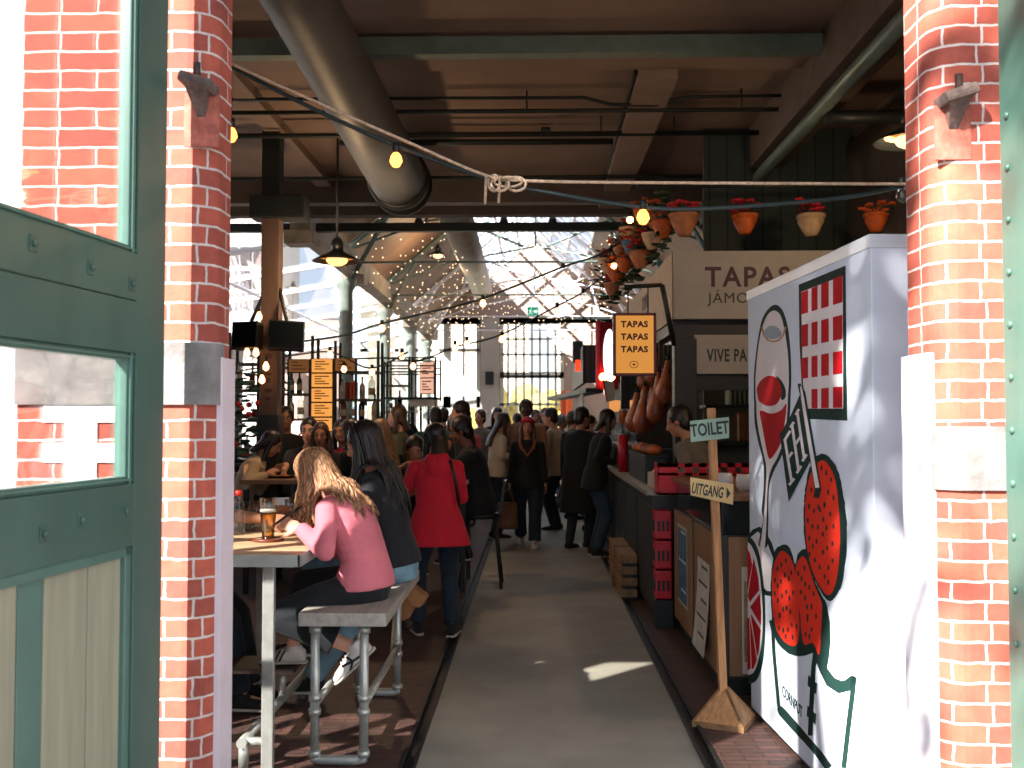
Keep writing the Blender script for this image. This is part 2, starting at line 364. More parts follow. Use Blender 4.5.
# ------------------------------------------------------------ left door leaf
def door_leaf(name, label, hinge, ang, full):
    """leaf runs from the hinge towards the street; local x along the leaf, local y its outward normal"""
    t = bpy.data.objects.new(name, None); COL.objects.link(t); t.location = (*hinge, 0); t.rotation_euler = (0, 0, ang)
    t['label'] = label; t['category'] = 'door'; t['kind'] = 'structure'
    W, H, T = 1.14, 3.55, .055; st = .168
    f = MB()
    f.box(0, st, 0, T, .05, H, .004); f.box(W - st, W, 0, T, .05, H, .004)
    for z0, z1 in ((.05, .33), (1.245, 1.42), (1.79, 1.938), (1.941, 2.075), (3.4, H)): f.box(st, W - st, 0, T, z0, z1, .003)
    obj('frame', f, GREEN, t, world=False)
    for k, (z0, z1) in enumerate(((1.42, 1.79), (2.075, 3.4))):
        m = MB()
        for (a0, a1, b0, b1) in ((st, st + .03, z0, z1), (W - st - .03, W - st, z0, z1), (st, W - st, z0, z0 + .022), (st, W - st, z1 - .022, z1)):
            m.box(a0, a1, .008, T - .012, b0, b1, .004); m.box(a0 + (.008 if a1 - a0 < .1 else 0), a1 - (.008 if a1 - a0 < .1 else 0), .004, T - .004, b0 + (.008 if b1 - b0 < .1 else 0), b1 - (.008 if b1 - b0 < .1 else 0), .003)
        obj('moulding', m, GREEN2, t, world=False)
        obj('pane', MB().box(st + .025, W - st - .025, .024, .03, z0 + .02, z1 - .02), GLASS, t, world=False)
    m = MB()
    for (a0, a1, b0, b1) in ((st, st + .035, .33, 1.245), (W - st - .035, W - st, .33, 1.245), (st, W - st, 1.215, 1.245), (st, W - st, .33, .36)):
        m.box(a0, a1, .006, T - .006, b0, b1, .006)
    obj('panel_moulding', m, GREEN2, t, world=False)
    ws = [.17, .195, .103, .11, .11, .11, .12]; x = st + .03
    for k, w_ in enumerate(ws):
        x1 = min(x + w_, W - st - .03)
        if x1 - x < .02: break
        obj('board', MB().box(x + .002, x1 - .002, .018 + (.004 if k == 2 else 0), .036, .35, 1.225, .004), GREEN2 if k == 2 else GREY_BOARD, t, world=False); x = x1
    for (s, z) in ((.2, 1.985), (.41, 2.0), (.66, 2.02), (.22, 1.345), (.44, 1.343), (.6, 1.325), (.9, 1.325), (.9, 2.0)):
        b = MB(); b.box(s - .014, s + .014, -.004, T + .004, z - .02, z + .02, .002)
        for yy, dy in ((T + .004, 1), (-.004, -1)):
            b.ball((s, yy + dy * .003, z), (.009, .008, .009), n=10, m=6)
        obj('bolt', b, pm('painted_bolt', '3a584c', .4), t, world=False)
    return t
# left leaf: x axis towards the street, its y=0 face looks at the aisle
door_leaf('door_1', 'open green door leaf with glass panes and grey board panel', (-1.168, 3.0), math.atan2(-1, -.115), True)
# right leaf opens the other way; riveted inner edge
def right_leaf():
    t = bpy.data.objects.new('door_2', None); COL.objects.link(t); t.location = (1.40, 3.0, 0); t.rotation_euler = (0, 0, math.atan2(-1, .06))
    t['label'] = 'open green door leaf edge with a row of rivets beside the pier'; t['category'] = 'door'; t['kind'] = 'structure'
    f = MB(); f.box(0, .17, 0, .055, .05, 3.55, .004); f.box(.17, 1.14, 0, .055, .05, .4); f.box(.17, 1.14, 0, .055, 1.3, 1.6); f.box(.17, 1.14, 0, .055, 3.3, 3.55); f.box(1.0, 1.14, 0, .055, .4, 3.3)
    obj('frame', f, GREEN, t, world=False)
    obj('pane', MB().box(.17, 1.0, .024, .03, 1.6, 3.3), GLASS, t, world=False); obj('board', MB().box(.17, 1.0, .018, .04, .4, 1.3), GREY_BOARD, t, world=False)
    for k in range(11):
        z = .95 + k * .155
        obj('rivet', MB().ball((.042, -.002, z), (.011, .008, .011), n=10, m=6), pm('painted_bolt', '3a584c', .4), t, world=False)
right_leaf()
# ------------------------------------------------------------ front bay: flat ceiling with steel and pipes
ZC, YE = 4.6, 13.5
c = MB(); c.box(-8, 3.4, 3.3, YE, ZC, ZC + .25); struct('ceiling', c, CEIL, 'flat plastered ceiling of the front bay')
struct('wall_right', MB().box(3.3, 3.55, 3.34, 36, 0, 7.2), BRKD, 'brown brick wall behind the food stands')
def ibeam(mb, x0, x1, y, z0, h, w=.12):
    mb.box(x0, x1, y - w / 2, y + w / 2, z0, z0 + .018); mb.box(x0, x1, y - w / 2, y + w / 2, z0 + h - .018, z0 + h); mb.box(x0, x1, y - .008, y + .008, z0, z0 + h); return mb
def beam(name, mb, m, label): return struct(name, mb, m, label)
b = MB(); b.box(-8, 3.3, 7.6, 7.72, 4.42, 4.56, .004); beam('beam_steel', b, STEELG, 'grey green steel beam crossing the front ceiling')
b = MB(); b.box(-8, 3.3, 7.8, 8.2, 4.5, 4.62, .004); beam('beam_plaster', b, CEIL, 'plastered ceiling beam beside the grey green steel beam')
b = MB(); b.box(-8, 3.3, 12.3, 12.5, 4.3, 4.6, .004); b.box(-8, 3.3, 13.3, 13.5, 4.35, 4.9, .004); beam('beam_end', b, pm('brown_steel', '4a3f38', .6), 'brown edge beam where the flat ceiling ends')
b = MB(); b.box(.88, 1.2, 8.2, 13.3, 4.42, 4.62, .004); beam('beam_joist', b, CEIL, 'plastered joist running lengthwise along the ceiling')
b = MB(); b.box(-2.7, -2.5, 8.2, 13.3, 4.5, 4.62, .004); beam('beam_joist', b, CEIL, 'plastered joist running lengthwise beside the round duct')
def pipe(name, pts, r, m, label, cat='pipe', hang=None, n=10):
    p = MB().tube(pts, r, n); 
    o = obj(name, p, m); tag(o, label, cat)
    if hang:
        for h in hang: obj('hanger', MB().cyl(h, (h[0], h[1], ZC), .008, n=6), m, o, world=True)
    return o
xs = lambda u, Y: at(u, 420, Y).x
zs_ = lambda v, Y: at(533, v, Y).z
# cross pipes under the ceiling (Y, row in the photo)
pipe('ceiling_pipe', [(xs(232, 8.9) - 2, 8.9, zs_(97, 8.9)), (xs(585, 8.9), 8.9, zs_(98, 8.9)), (xs(612, 8.9), 8.9, zs_(105, 8.9)), (xs(655, 8.9), 8.9, zs_(106, 8.9)), (xs(690, 8.9), 8.9, zs_(98, 8.9)), (xs(792, 8.9), 8.9, zs_(97, 8.9))], .016, DARK, 'thin dark ceiling pipe with a dip under the joist')
pipe('ceiling_pipe', [(-8, 9.0, zs_(111, 9)), (xs(790, 9), 9.0, zs_(111, 9)), (xs(792, 9), 9.0, zs_(97, 9))], .02, DARK, 'straight dark ceiling pipe right under the dipped one', hang=[(xs(527, 9), 9, zs_(111, 9)), (xs(744, 9), 9, zs_(111, 9))])
pipe('ceiling_pipe', [(-8, 9.8, zs_(135, 9.8)), (xs(768, 9.8), 9.8, zs_(134, 9.8))], .026, DARK, 'middle dark ceiling pipe with a small square sensor', hang=[(xs(602, 9.8), 9.8, zs_(134, 9.8)), (xs(676, 9.8), 9.8, zs_(134, 9.8))])
pipe('ceiling_pipe', [(xs(338, 10), 10, zs_(142, 10)), (xs(614, 10), 10, zs_(142, 10))], .032, DARK, 'thick dark ceiling pipe that stops at the joist')
pipe('ceiling_pipe', [(-8, 11.4, zs_(178, 11.4)), (xs(733, 11.4), 11.4, zs_(177, 11.4)), (xs(735, 11.4), 11.4, zs_(166, 11.4))], .022, DARK, 'dark ceiling pipe closest to the end of the flat ceiling')
pipe('ceiling_pipe', [at(637, 71, 8.3), at(600, 196, 13.0)], .025, DARK, 'dark pipe running lengthwise along the plastered joist')
t = tag(obj('ceiling_sensor', MB().box(xs(541, 9.8), xs(551, 9.8), 9.72, 9.82, zs_(134, 9.8), zs_(129, 9.8), .01), DARK), 'small dark square sensor box on the middle ceiling pipe', 'sensor')
# big box beam and pipes on the right
b = MB(); b.box(2.22, 2.56, 3.5, 13.3, 4.18, 4.6, .01); beam('beam_box', b, pm('brown_box_beam', '57473c', .7, var=.2), 'brown box beam running lengthwise above the food stand')
pipe('ceiling_pipe', [(2.3, 4.2, 4.08), (2.3, 13, 4.08)], .06, STEELG, 'thick grey pipe strapped under the brown box beam')
pipe('ceiling_pipe', [(2.32, 7.9, 4.0), (2.55, 7.9, 4.0), (3.3, 7.9, 4.0)], .055, DARK, 'short dark branch pipe leading from the box beam into the wall')
pipe('ceiling_pipe', [(3.0, 7.0, 4.6), (3.0, 7.0, 4.05)], .012, DARK, 'thin dark drop pipe beside the short branch pipe')
# round duct
d = thing('ventilation_duct', 'big grey round ventilation duct hanging under the front ceiling', 'duct', (-1.37, 8, 4.0))
DUCT = pm('grey_duct', '4a4944', .55, .1, var=.15)
p0, p1 = at(296, -8, 5.6), at(398, 178, 10.6)
m = MB(); m.tube([p0 + (p0 - p1) * .5, p0, p0 * .5 + p1 * .5, p1], [.19, .205, .255, .30], 32); obj('tube', m, DUCT, d)
dr = (p1 - p0).normalized()
m = MB(); q = [p1 + dr * s for s in (-.02, .0, .05, .06, .32, .33, .38)]
m.tube(q, [.305, .335, .335, .31, .31, .34, .34], 32, caps=True); obj('flange', m, DARK, d)
m = MB(); m.tube([p1 + dr * .378, p1 + dr * .384], [.28, .28], 32); obj('mouth', m, BLACK, d, label='black open mouth of the duct')
m = MB(); m.cyl(p0 * .4 + p1 * .6, V((p0.x * .4 + p1.x * .6, p0.y * .4 + p1.y * .6, ZC)), .01); obj('hanger', m, DARK, d)
# lower tie at the end of the bay with posts
b = MB()
zt = zs_(227, 13.9); b.box(-8, 2.2, 13.85, 13.97, zt - .06, zt + .06, .01)
for u in (418, 504, 553): b.cyl((xs(u, 13.9), 13.91, zt), (xs(u, 13.9), 13.91, 4.9), .035, n=8); b.cyl((xs(u, 13.9), 13.91, zt + .05), (xs(u, 13.9), 13.91, zt + .14), .07, .04, n=8)
beam('beam_tie', b, DARK, 'dark horizontal tie with short posts at the end of the bay')

# ------------------------------------------------------------ hall beyond: gabled glass roof on columns
XA, XB, ZE, ZR, YF = -3.2, 3.3, 4.6, 7.4, 32.0
XM = (XA + XB) / 2
rf = MB()
def slope(mb, xa, za, xb, zb, y0, y1, t=.08): 
    mb.prism([(xa, y0, za), (xb, y0, zb), (xb, y0, zb + t), (xa, y0, za + t)], (0, y1 - y0, 0)); return mb
lerp = lambda a, b, k: a + (b - a) * k
for (xe,) in ((XA,), (XB,)):
    slope(rf, xe, ZE, lerp(xe, XM, .55), lerp(ZE, ZR, .55), 13.5, YF)
struct('ceiling_roof', rf, WOODB, 'brown boarded lower slopes of the gabled hall roof')
sk = MB(); gl = MB()
for xe in (XA, XB):
    xa, za = lerp(xe, XM, .55), lerp(ZE, ZR, .55)
    slope(gl, xa, za + .05, XM, ZR + .05, 13.5, YF, .01)
    for k in range(19):
        y = 13.5 + k * (YF - 13.5) / 18; slope(sk, xa, za, XM, ZR, y - .025, y + .025, .07)
    for k in (0, .33, .66, 1): 
        x, z = lerp(xa, XM, k), lerp(za, ZR, k); sk.box(x - .03, x + .03, 13.5, YF, z, z + .07)
rg = struct('ceiling_skylight', sk, WHITE, 'white glazing bars of the roof lantern'); struct('glazing', gl, RGLASS, parent=rg)
# side aisle lean-to, largely glass
XW = -8.0
sk = MB(); gl = MB(); slope(gl, XA, 4.55, XW, 3.75, 13.5, YF, .01)
for k in range(9): y = 13.5 + k * (YF - 13.5) / 8; slope(sk, XA, 4.5, XW, 3.7, y - .03, y + .03, .07)
for k in (.5,): x, z = lerp(XA, XW, k), lerp(4.5, 3.7, k); sk.box(x - .02, x + .02, 13.5, YF, z, z + .05)
rg = struct('ceiling_aisle', sk, WHITE, 'white glazing bars of the side aisle lean-to roof'); struct('glazing', gl, RGLASS, parent=rg)
# left outer wall with tall windows
w = MB(); w.box(XW - .3, XW, 3.28, 36, 0, .7); w.box(XW - .3, XW, 3.28, 36, 3.45, 3.8); w.box(XW - .3, XW, 3.28, 9.0, .7, 3.45)
for y in (12.2, 15.8, 19.4, 23., 26.6, 30.2): w.box(XW - .3, XW, y, y + .8, .7, 3.45)
struct('wall_left', w, BRKD, 'brown brick side wall with tall windows')
w = MB()
for y in (9.0, 13., 16.6, 20.2, 23.8, 27.4):
    y1 = y + (3.2 if y == 9.0 else 2.8)
    for k in range(5): yy = lerp(y, y1, k / 4); w.box(XW - .18, XW - .1, yy - .03, yy + .03, .7, 3.45)
    for z in (.72, 1.6, 2.5, 3.42): w.box(XW - .18, XW - .1, y, y1, z - .02, z + .02)
wd = struct('window_2', w, WHITE, 'white muntins of the tall side windows'); struct('glazing', MB().box(XW - .15, XW - .14, 9, 30.2, .7, 3.45), GLASS, parent=wd)
struct('wall_left_upper', MB().box(XW - .3, XW, 3.28, 13.5, 3.8, 6.6), BRKD, 'brown brick wall above the front part of the side windows')
struct('wall_right_upper', MB().box(3.3, 3.55, 13.5, 36, 4.4, 7.6), BRKD, 'brick parapet above the food stands') if False else None
# closing wall over the flat ceiling and roof over it
struct('ceiling_front_roof', MB().box(-8.3, 3.6, 3.1, 13.5, 6.5, 6.7), CEIL, 'roof above the front bay')
b = MB(); b.prism([(XW, 13.5, 4.85), (XB, 13.5, 4.85), (XB, 13.5, 5.2), (XM, 13.5, 7.6), (XA, 13.5, 5.0), (XW, 13.5, 4.9)], (0, -.12, 0)); struct('wall_gable_front', b, BRKD, 'gable wall above the end of the flat ceiling')
# columns and wall plate
tp = MB(); tp.box(XA - .12, XA + .16, 13.5, YF, 4.15, 4.5, .01)
for y in (13.6, 17.7, 21.8, 25.9, 30.): tp.box(XA - .18, XA + .22, y - .2, y + .2, 4.0, 4.18, .01)
struct('beam_wall_plate', tp, pm('weathered_beam', '8c8172', .8, var=.25, scale=4), 'weathered timber wall plate on the green columns')
COLM = pm('grey_green_column', '8a9288', .5, var=.15)
for k, y in enumerate((17.0, 21.5, 26.0, 30.0)):
    m = MB(); m.lathe([(.17, 0), (.17, .5), (.12, .55), (.115, 3.8), (.16, 3.88), (.18, 3.95), (.18, 4.0)], (XA, y, 0), 20)
    struct('column_green', m, COLM, ['pale green iron column behind the enamel pendant', 'pale green iron column, second one down the hall', 'pale green iron column by the lit menu box', 'pale green iron column close to the far wall'][k])
# trusses
for k, y in enumerate((17.0, 21.5, 26.0, 30.0)):
    m = MB(); wt = k > 0
    for xe in (XA, XB):
        m.tube([(xe, y, ZE - .08), (XM, y, ZR - .08)], .055 if wt else .05, 6)
        s = 1 if xe == XA else -1
        xm, zm = lerp(xe, XM, .5), lerp(ZE, ZR, .5) - .08
        m.tube([(xm, y, zm), (XM - s * .25, y, ZE + .75)], .03, 6); m.tube([(xm, y, zm), (lerp(xe, XM, .42), y, ZE + .4)], .03, 6); m.tube([(xe, y, ZE - .1), (lerp(xe, XM, .42), y, ZE + .4), (XM, y, ZE + .75)], .022, 6)
        m.tube([(xe, y, 3.85), (lerp(xe, XM, .22), y, lerp(ZE, ZR, .22) - .1)], .045, 6)
    m.tube([(XM, y, ZR), (XM, y, ZE + .75)], .025, 6); m.tube([(XA, y, ZE - .3), (XB, y, ZE - .3)], .02, 6)
    struct('beam_truss', m, WHITE if k > 1 else STEELG, f'{["grey green", "grey green", "white", "white"][k]} iron roof truss, {["first", "second", "third", "fourth"][k]} from the front bay')
# pale longitudinal duct under the ridge left
m = MB(); m.tube([at(452, 205, 14.5), at(482, 290, 25)], .26, 20); tag(obj('ventilation_duct', m, pm('pale_duct', 'a8a49a', .5, .2)), 'pale round duct running under the hall roof', 'duct')

# far wall with windows, door and gable
w = MB()
W0, W1 = XW, XB
xwin = (xs(414, YF), xs(480, YF)); xdo = (xs(500, YF), xs(564, YF)); ztop = zs_(318, YF)
x2 = (xs(346, YF), xs(398, YF))
w.box(W0, x2[0], YF, YF + .4, 0, ztop); w.box(x2[1], xwin[0], YF, YF + .4, 0, ztop); w.box(xwin[1], xdo[0], YF, YF + .4, 0, ztop); w.box(xdo[1], W1, YF, YF + .4, 0, ztop)
w.prism([(W0, YF, ztop), (W1, YF, ztop), (W1, YF, ZE + .1), (XM, YF, ZR + .15), (XA, YF, ZE + .1), (W0, YF, 3.9)] if ztop < 3.9 else [(W0, YF, ztop), (W1, YF, ztop), (W1, YF, ZE + .1), (XM, YF, ZR + .15), (XA, YF, ZE + .1)], (0, .4, 0))
struct('wall_back', w, pm('far_wall_plaster', '9a8378', .85, var=.15, scale=.8), 'far gable wall above the glazed doors')
pb = MB(); pb.box(xwin[1] + .02, xdo[0] - .02, YF - .12, YF, 0, ztop, .01); struct('column_brick', pb, BRKD, 'brick pillar between the far window and the glazed doors')
pb = MB(); pb.box(x2[1] + .05, xwin[0] - .05, YF - .12, YF, 0, ztop, .01); struct('column_brick', pb, BRKD, 'brick pillar beside the lit menu box at the far wall')
FRM = pm('grey_white_frame', 'b9b9ae', .5, var=.06)
def far_window(name, xa, xb, nx, label, transom, heavy):
    m = MB(); wd = xb - xa
    for k in range(nx + 1):
        x = lerp(xa, xb, k / nx); h = .12 if (k in (0, nx) or (heavy and k == nx // 2)) else .035
        m.box(x - h, x + h, YF + .02, YF + .16, 0, ztop)
    for z, h in transom: m.box(xa, xb, YF + .02, YF + .16, z - h, z + h)
    o = struct(name, m, FRM, label); struct('glazing', MB().box(xa, xb, YF + .1, YF + .11, 0, ztop), GLASS, parent=o); return o
far_window('window_3', *xwin, 4, 'tall grey white window at the far wall', [(.1, .1), (zs_(402, YF), .18), (zs_(350, YF), .05), (ztop - .1, .1)], True)
far_window('window_4', *x2, 3, 'tall grey white window at the far wall behind the bar', [(.1, .1), (zs_(402, YF), .12), (zs_(350, YF), .05), (ztop - .1, .1)], True)
far_window('door_3', *xdo, 8, 'wide glazed doors at the far end of the hall', [(.1, .1), (1.1, .04), (2.1, .04), (zs_(375, YF), .1), (3.0, .03), (3.7, .03), (4.2, .03), (ztop - .1, .1)], False)
struct('trim_8', MB().box(xs(560, YF), xs(636, YF), YF - .06, YF, ztop - .05, ztop + .06), DARK, 'dark rail above the glazed doors')
b = MB(); b.box(-24, xs(268, 46), 46, 52, 0, 14); bh = struct('backdrop_annex', b, pm('pale_annex', 'cfc6bf', .9, var=.08), 'pale annex building with dark windows beyond the glazed side aisle')
for u in (226, 239, 252):
    for v in (246, 270, 292): struct('window_pane', MB().box(xs(u, 46), xs(u + 10, 46), 45.9, 46.02, zs_(v + 18, 46), zs_(v, 46)), pm('annex_pane', '4a3f42', .4), parent=bh)
# outside beyond the glazed doors
b = MB(); b.box(-9, -.2, 52, 58, 0, 9); b.box(1.2, 9, 50, 56, 0, 7); struct('backdrop_houses', b, pm('pale_house', 'c9bfae', .9, var=.1), 'pale houses beyond the far doors')
b = MB()
for k in range(26): x = -3 + k * .22; b.ball((x, 46 + rnd.uniform(-1, 1), rnd.uniform(.6, 2.6)), rnd.uniform(.4, .8), n=10, m=7)
struct('backdrop_hedge', b, pm('yellow_green_hedge', '9a8a3c', .9, var=.5, scale=5), 'yellow green hedge beyond the far doors')
# ------------------------------------------------------------ painted white food stand beside the right pier
ND = V((-.06, 1, 0)).normalized(); NN = V((-1, -.06, 0)).normalized(); NX = -NN
P0 = V((1.297, 3.85, 0)); LEN = 1.72; HT = 2.315
bt = thing('food_stand', 'tall white closed food stand painted with a glass, berries and a citrus slice', 'stand', P0)
SW = pm('stand_white', 'd2dbea', .75, var=.03, spec=.15)
def bx(s0, s1, d0, d1, z0, z1): # box in stand axes: s along the aisle, d depth away from it
    c = P0 + ND * (s0 + s1) / 2 + NX * (d0 + d1) / 2; c.z = (z0 + z1) / 2
    return c, (abs(d1 - d0), abs(s1 - s0), z1 - z0), M((NX, ND, V((0, 0, 1)))).transposed()
def bbox(mb, s0, s1, d0, d1, z0, z1, b=.004): c, s, r = bx(s0, s1, d0, d1, z0, z1); return mb.obox(c, s, r, b)
obj('body', bbox(MB(), 0, LEN, 0, 1.7, .03, HT - .05, .006), SW, bt)
obj('top_rim', bbox(MB(), -.006, LEN + .006, -.006, 1.7, HT - .052, HT, .005), pm('stand_rim', 'd3dbe4', .4, var=.03), bt)
obj('plinth', bbox(MB(), .02, LEN - .02, .02, 1.68, 0, .03, 0), DARK, bt)
def art(name, pts, m, lay, th=.0012, label=None):
    q = [onplane(u, v, P0, NN) + NN * (lay * .0012) for u, v in pts]
    return obj(name, MB().prism(q, NN * th), m, bt, label=label)
def ribbon(pts, w):
    ws = w if isinstance(w, (list, tuple)) else [w] * len(pts); l, r = [], []
    for i, (x, y) in enumerate(pts):
        a = pts[max(i - 1, 0)]; b = pts[min(i + 1, len(pts) - 1)]; dx, dy = b[0] - a[0], b[1] - a[1]; d = math.hypot(dx, dy) or 1
        nx, ny = -dy / d * ws[i] / 2, dx / d * ws[i] / 2; l.append((x + nx, y + ny)); r.append((x - nx, y - ny))
    return l + r[::-1]
def smooth(pts, k=4, closed=True):
    out = []; n = len(pts)
    for i in range(n if closed else n - 1):
        p = [pts[(i + j) % n] if closed else pts[min(max(i + j, 0), n - 1)] for j in (-1, 0, 1, 2)]
        for t in [q / k for q in range(k)]:
            out.append(tuple(.5 * (2 * p[1][a] + (p[2][a] - p[0][a]) * t + (2 * p[0][a] - 5 * p[1][a] + 4 * p[2][a] - p[3][a]) * t * t + (3 * p[1][a] - p[0][a] - 3 * p[2][a] + p[3][a]) * t ** 3) for a in (0, 1)))
    return out + ([] if closed else [pts[-1]])
c6 = lambda by, bx_=745: (lambda pts: [(bx_ + x / 6.4, by + y / 6.4) for x, y in pts])
A1, A2, A3, A4, A5 = c6(280), c6(390), c6(500), c6(600), c6(648, 765)
PBLK = pm('art_dark_green', '16302c', .75, spec=.12, var=.08); PRED = pm('art_red', 'b00e1c', .75, spec=.12, var=.06); PWHT = pm('art_white', 'ddd6d8', .75, spec=.12, var=.03); PGRY = pm('art_grey', '9aa3ad', .75, spec=.12, var=.04); PRED_SUN = pm('art_red_sunlit', 'd8321f', .75, spec=.12, var=.05)  # berry red turned orange: sunlight put into the colour
# glass
art('glass_outline', smooth(A1([(195, 158), (150, 185), (112, 250), (90, 340), (70, 480), (58, 620), (58, 768)]) + A2([(60, 60), (62, 200), (85, 330), (112, 430), (122, 520), (120, 640), (108, 768)]) + A3([(118, 120), (100, 215), (85, 290), (140, 300), (148, 180), (150, 20)]) + A2([(150, 768), (155, 620), (185, 520), (235, 420), (270, 300), (288, 150), (292, 40)]) + A1([(296, 640), (293, 480), (280, 340), (262, 250), (235, 185)])), PBLK, 0)
art('glass_body', smooth(A1([(190, 196), (150, 220), (118, 290), (96, 380), (80, 500), (70, 640), (72, 768)]) + A2([(74, 60), (80, 190), (100, 310), (125, 420), (140, 500), (135, 640), (126, 768)]) + A3([(122, 120), (108, 240), (100, 300), (125, 320), (138, 160), (142, 20)]) + A2([(142, 768), (146, 620), (168, 510), (215, 420), (255, 300), (272, 150), (276, 40)]) + A1([(282, 640), (278, 500), (266, 390), (250, 300), (228, 225)])), PWHT, 1)
art('glass_rim_line', ribbon(A1([(112, 300), (125, 355), (150, 385), (185, 395), (220, 385), (248, 355), (262, 300)]), 1.6), pm('art_gold', 'b98a55', .75, spec=.12), 2)
art('glass_mouth', smooth(A1([(178, 292), (145, 305), (122, 345), (140, 368), (178, 378), (218, 368), (240, 345), (215, 305)])), PGRY, 3)
art('wine', smooth(A2([(98, 140), (112, 220), (130, 320), (150, 420), (168, 440), (200, 400), (235, 330), (255, 230), (270, 90), (240, 125), (200, 145), (160, 150), (120, 135)]), 3), PRED, 2)
art('wine_shadow', smooth(A1([(205, 615), (240, 650), (262, 700), (262, 750), (240, 768), (232, 740), (228, 690), (215, 650)])), PBLK, 2)
art('cherry', smooth(A1([(160, 612), (110, 640), (82, 690), (85, 740)]) + A2([(95, 70), (130, 95), (165, 102), (205, 90), (230, 50)]) + A1([(238, 700), (215, 635)])), PRED, 3)
# grid
art('grid_frame', A1([(345, 30)]) + [(845.6, 265.6), (847.3, 420.7), (809, 419), (804, 400)] + A1([(362, 640), (350, 400)]), PBLK, 0)
art('grid_ground', [(801.6, 292), (843, 276), (843.4, 408.5), (807, 408.6), (803.4, 384)], PWHT, 1)
for xa, xb in ((365, 407), (430, 468), (492, 540), (568, 628)):
    for k, (a0, a1, b0, b1) in enumerate(((80, 220, -30, 142), (290, 430, 222, 377), (500, 632, 452, 598), (705, 822, 682, 818))):
        f = lambda x, p, q: p + (q - p) * (x - 365) / 263
        if xa == 365 and k == 3: continue
        art('grid_square', A1([(xa, f(xa, a0, b0)), (xb, f(xb, a0, b0)), (xb, f(xb, a1, b1)), (xa, f(xa, a1, b1))]), PRED, 2)
# flag
art('flag', A2([(228, 285), (300, 160), (355, 35), (372, 20), (430, 440), (285, 712)]), PBLK, 3)
art('flag_stick_outline', ribbon(A2([(352, -40), (375, 20), (420, 300), (475, 640), (462, 690)]), [2.5, 5.5, 6, 6.6, 5]), PBLK, 4)
art('flag_stick', ribbon(A2([(366, -25), (378, 60), (420, 320), (472, 625)]), [1.2, 2.8, 3.2, 4]), PWHT, 5)
for pts in ([(262, 318), (306, 590)], [(258, 325), (296, 262)], [(286, 432), (310, 398)], [(290, 608), (322, 566)], [(308, 222), (350, 515)], [(342, 140), (386, 440)], [(328, 350), (364, 296)], [(338, 532), (366, 486)], [(374, 456), (402, 412)], [(332, 160), (352, 122)], [(298, 240), (320, 205)]):
    art('flag_letter', ribbon(A2(pts), 2.4), PWHT, 4)
# berries
bz = lambda pts, amp=1.0: [(u + rnd.uniform(-amp, amp), v + rnd.uniform(-amp, amp)) for u, v in pts]
art('berry_shadow', bz(smooth(A2([(490, 408), (440, 450), (405, 540), (385, 660)]) + A3([(380, 40), (380, 180), (392, 330), (420, 440), (470, 550), (530, 640), (575, 625), (620, 540), (648, 380), (655, 180), (640, 20)]) + A2([(635, 700), (610, 560), (560, 450)]), 5), .5), PBLK, 1)
art('berry', smooth(A2([(495, 450), (450, 490), (415, 570), (395, 680)]) + A3([(390, 40), (392, 180), (405, 320), (432, 440), (480, 545), (535, 610), (575, 560), (600, 440), (612, 280), (610, 140), (600, 20)]) + A2([(595, 660), (570, 540), (530, 470)]), 4), PRED_SUN, 2)
art('berry_shadow', bz(smooth(A3([(250, 285), (200, 315), (180, 400), (168, 500), (170, 700)]) + A4([(175, 100), (180, 200), (230, 300), (300, 350), (380, 358), (440, 340), (470, 400), (520, 450), (545, 300), (545, 150), (520, 20)]) + A3([(500, 620), (440, 500), (400, 360), (380, 312), (340, 350), (322, 410), (290, 310)]), 4), .3), PBLK, 1)
art('berry', smooth(A3([(245, 325), (205, 370), (182, 460), (178, 560), (185, 740)]) + A4([(192, 110), (205, 190), (260, 270), (330, 292), (350, 200), (348, 60)]) + A3([(345, 640), (330, 500), (300, 380)]), 4), PRED_SUN, 2)
art('berry', smooth(A3([(378, 360), (345, 390), (328, 450), (335, 560), (352, 700)]) + A4([(360, 100), (365, 200), (385, 285), (440, 275), (478, 350), (490, 200), (495, 80), (495, 20)]) + A3([(480, 620), (440, 520), (410, 420)]), 4), PRED_SUN, 2)
seeds = A2([(495, 500), (525, 530), (557, 575), (430, 640), (538, 655), (572, 690), (415, 745), (475, 750), (515, 735)]) + A3([(415, 45), (447, 70), (485, 65), (513, 35), (550, 90), (407, 132), (437, 170), (472, 175), (507, 125), (527, 180), (572, 170), (416, 245), (440, 297), (463, 265), (503, 220), (565, 280), (532, 310), (505, 335), (418, 350), (452, 385), (483, 430), (566, 390), (540, 435), (515, 490), (538, 528)]) + \
    A3([(212, 440), (237, 415), (266, 390), (302, 465), (260, 480), (197, 515), (285, 505), (235, 522), (215, 550), (195, 600), (242, 615), (268, 590), (290, 630), (312, 595), (215, 645), (250, 700), (272, 690), (225, 740), (295, 715), (385, 437), (345, 470), (367, 505), (390, 540), (417, 560), (445, 600), (390, 628), (362, 590), (402, 685), (430, 683), (405, 745)]) + A4([(227, 95), (270, 55), (305, 160), (280, 190), (222, 180), (250, 195), (265, 235), (310, 240), (335, 170), (405, 125), (432, 190), (393, 220), (417, 235), (460, 105), (430, 45)])
for (u, v) in seeds: art('seed', [(u - .9, v - 2.4), (u + .7, v - 2.6), (u + 1.0, v + 1.6), (u - .5, v + 2.6)], PBLK, 3)
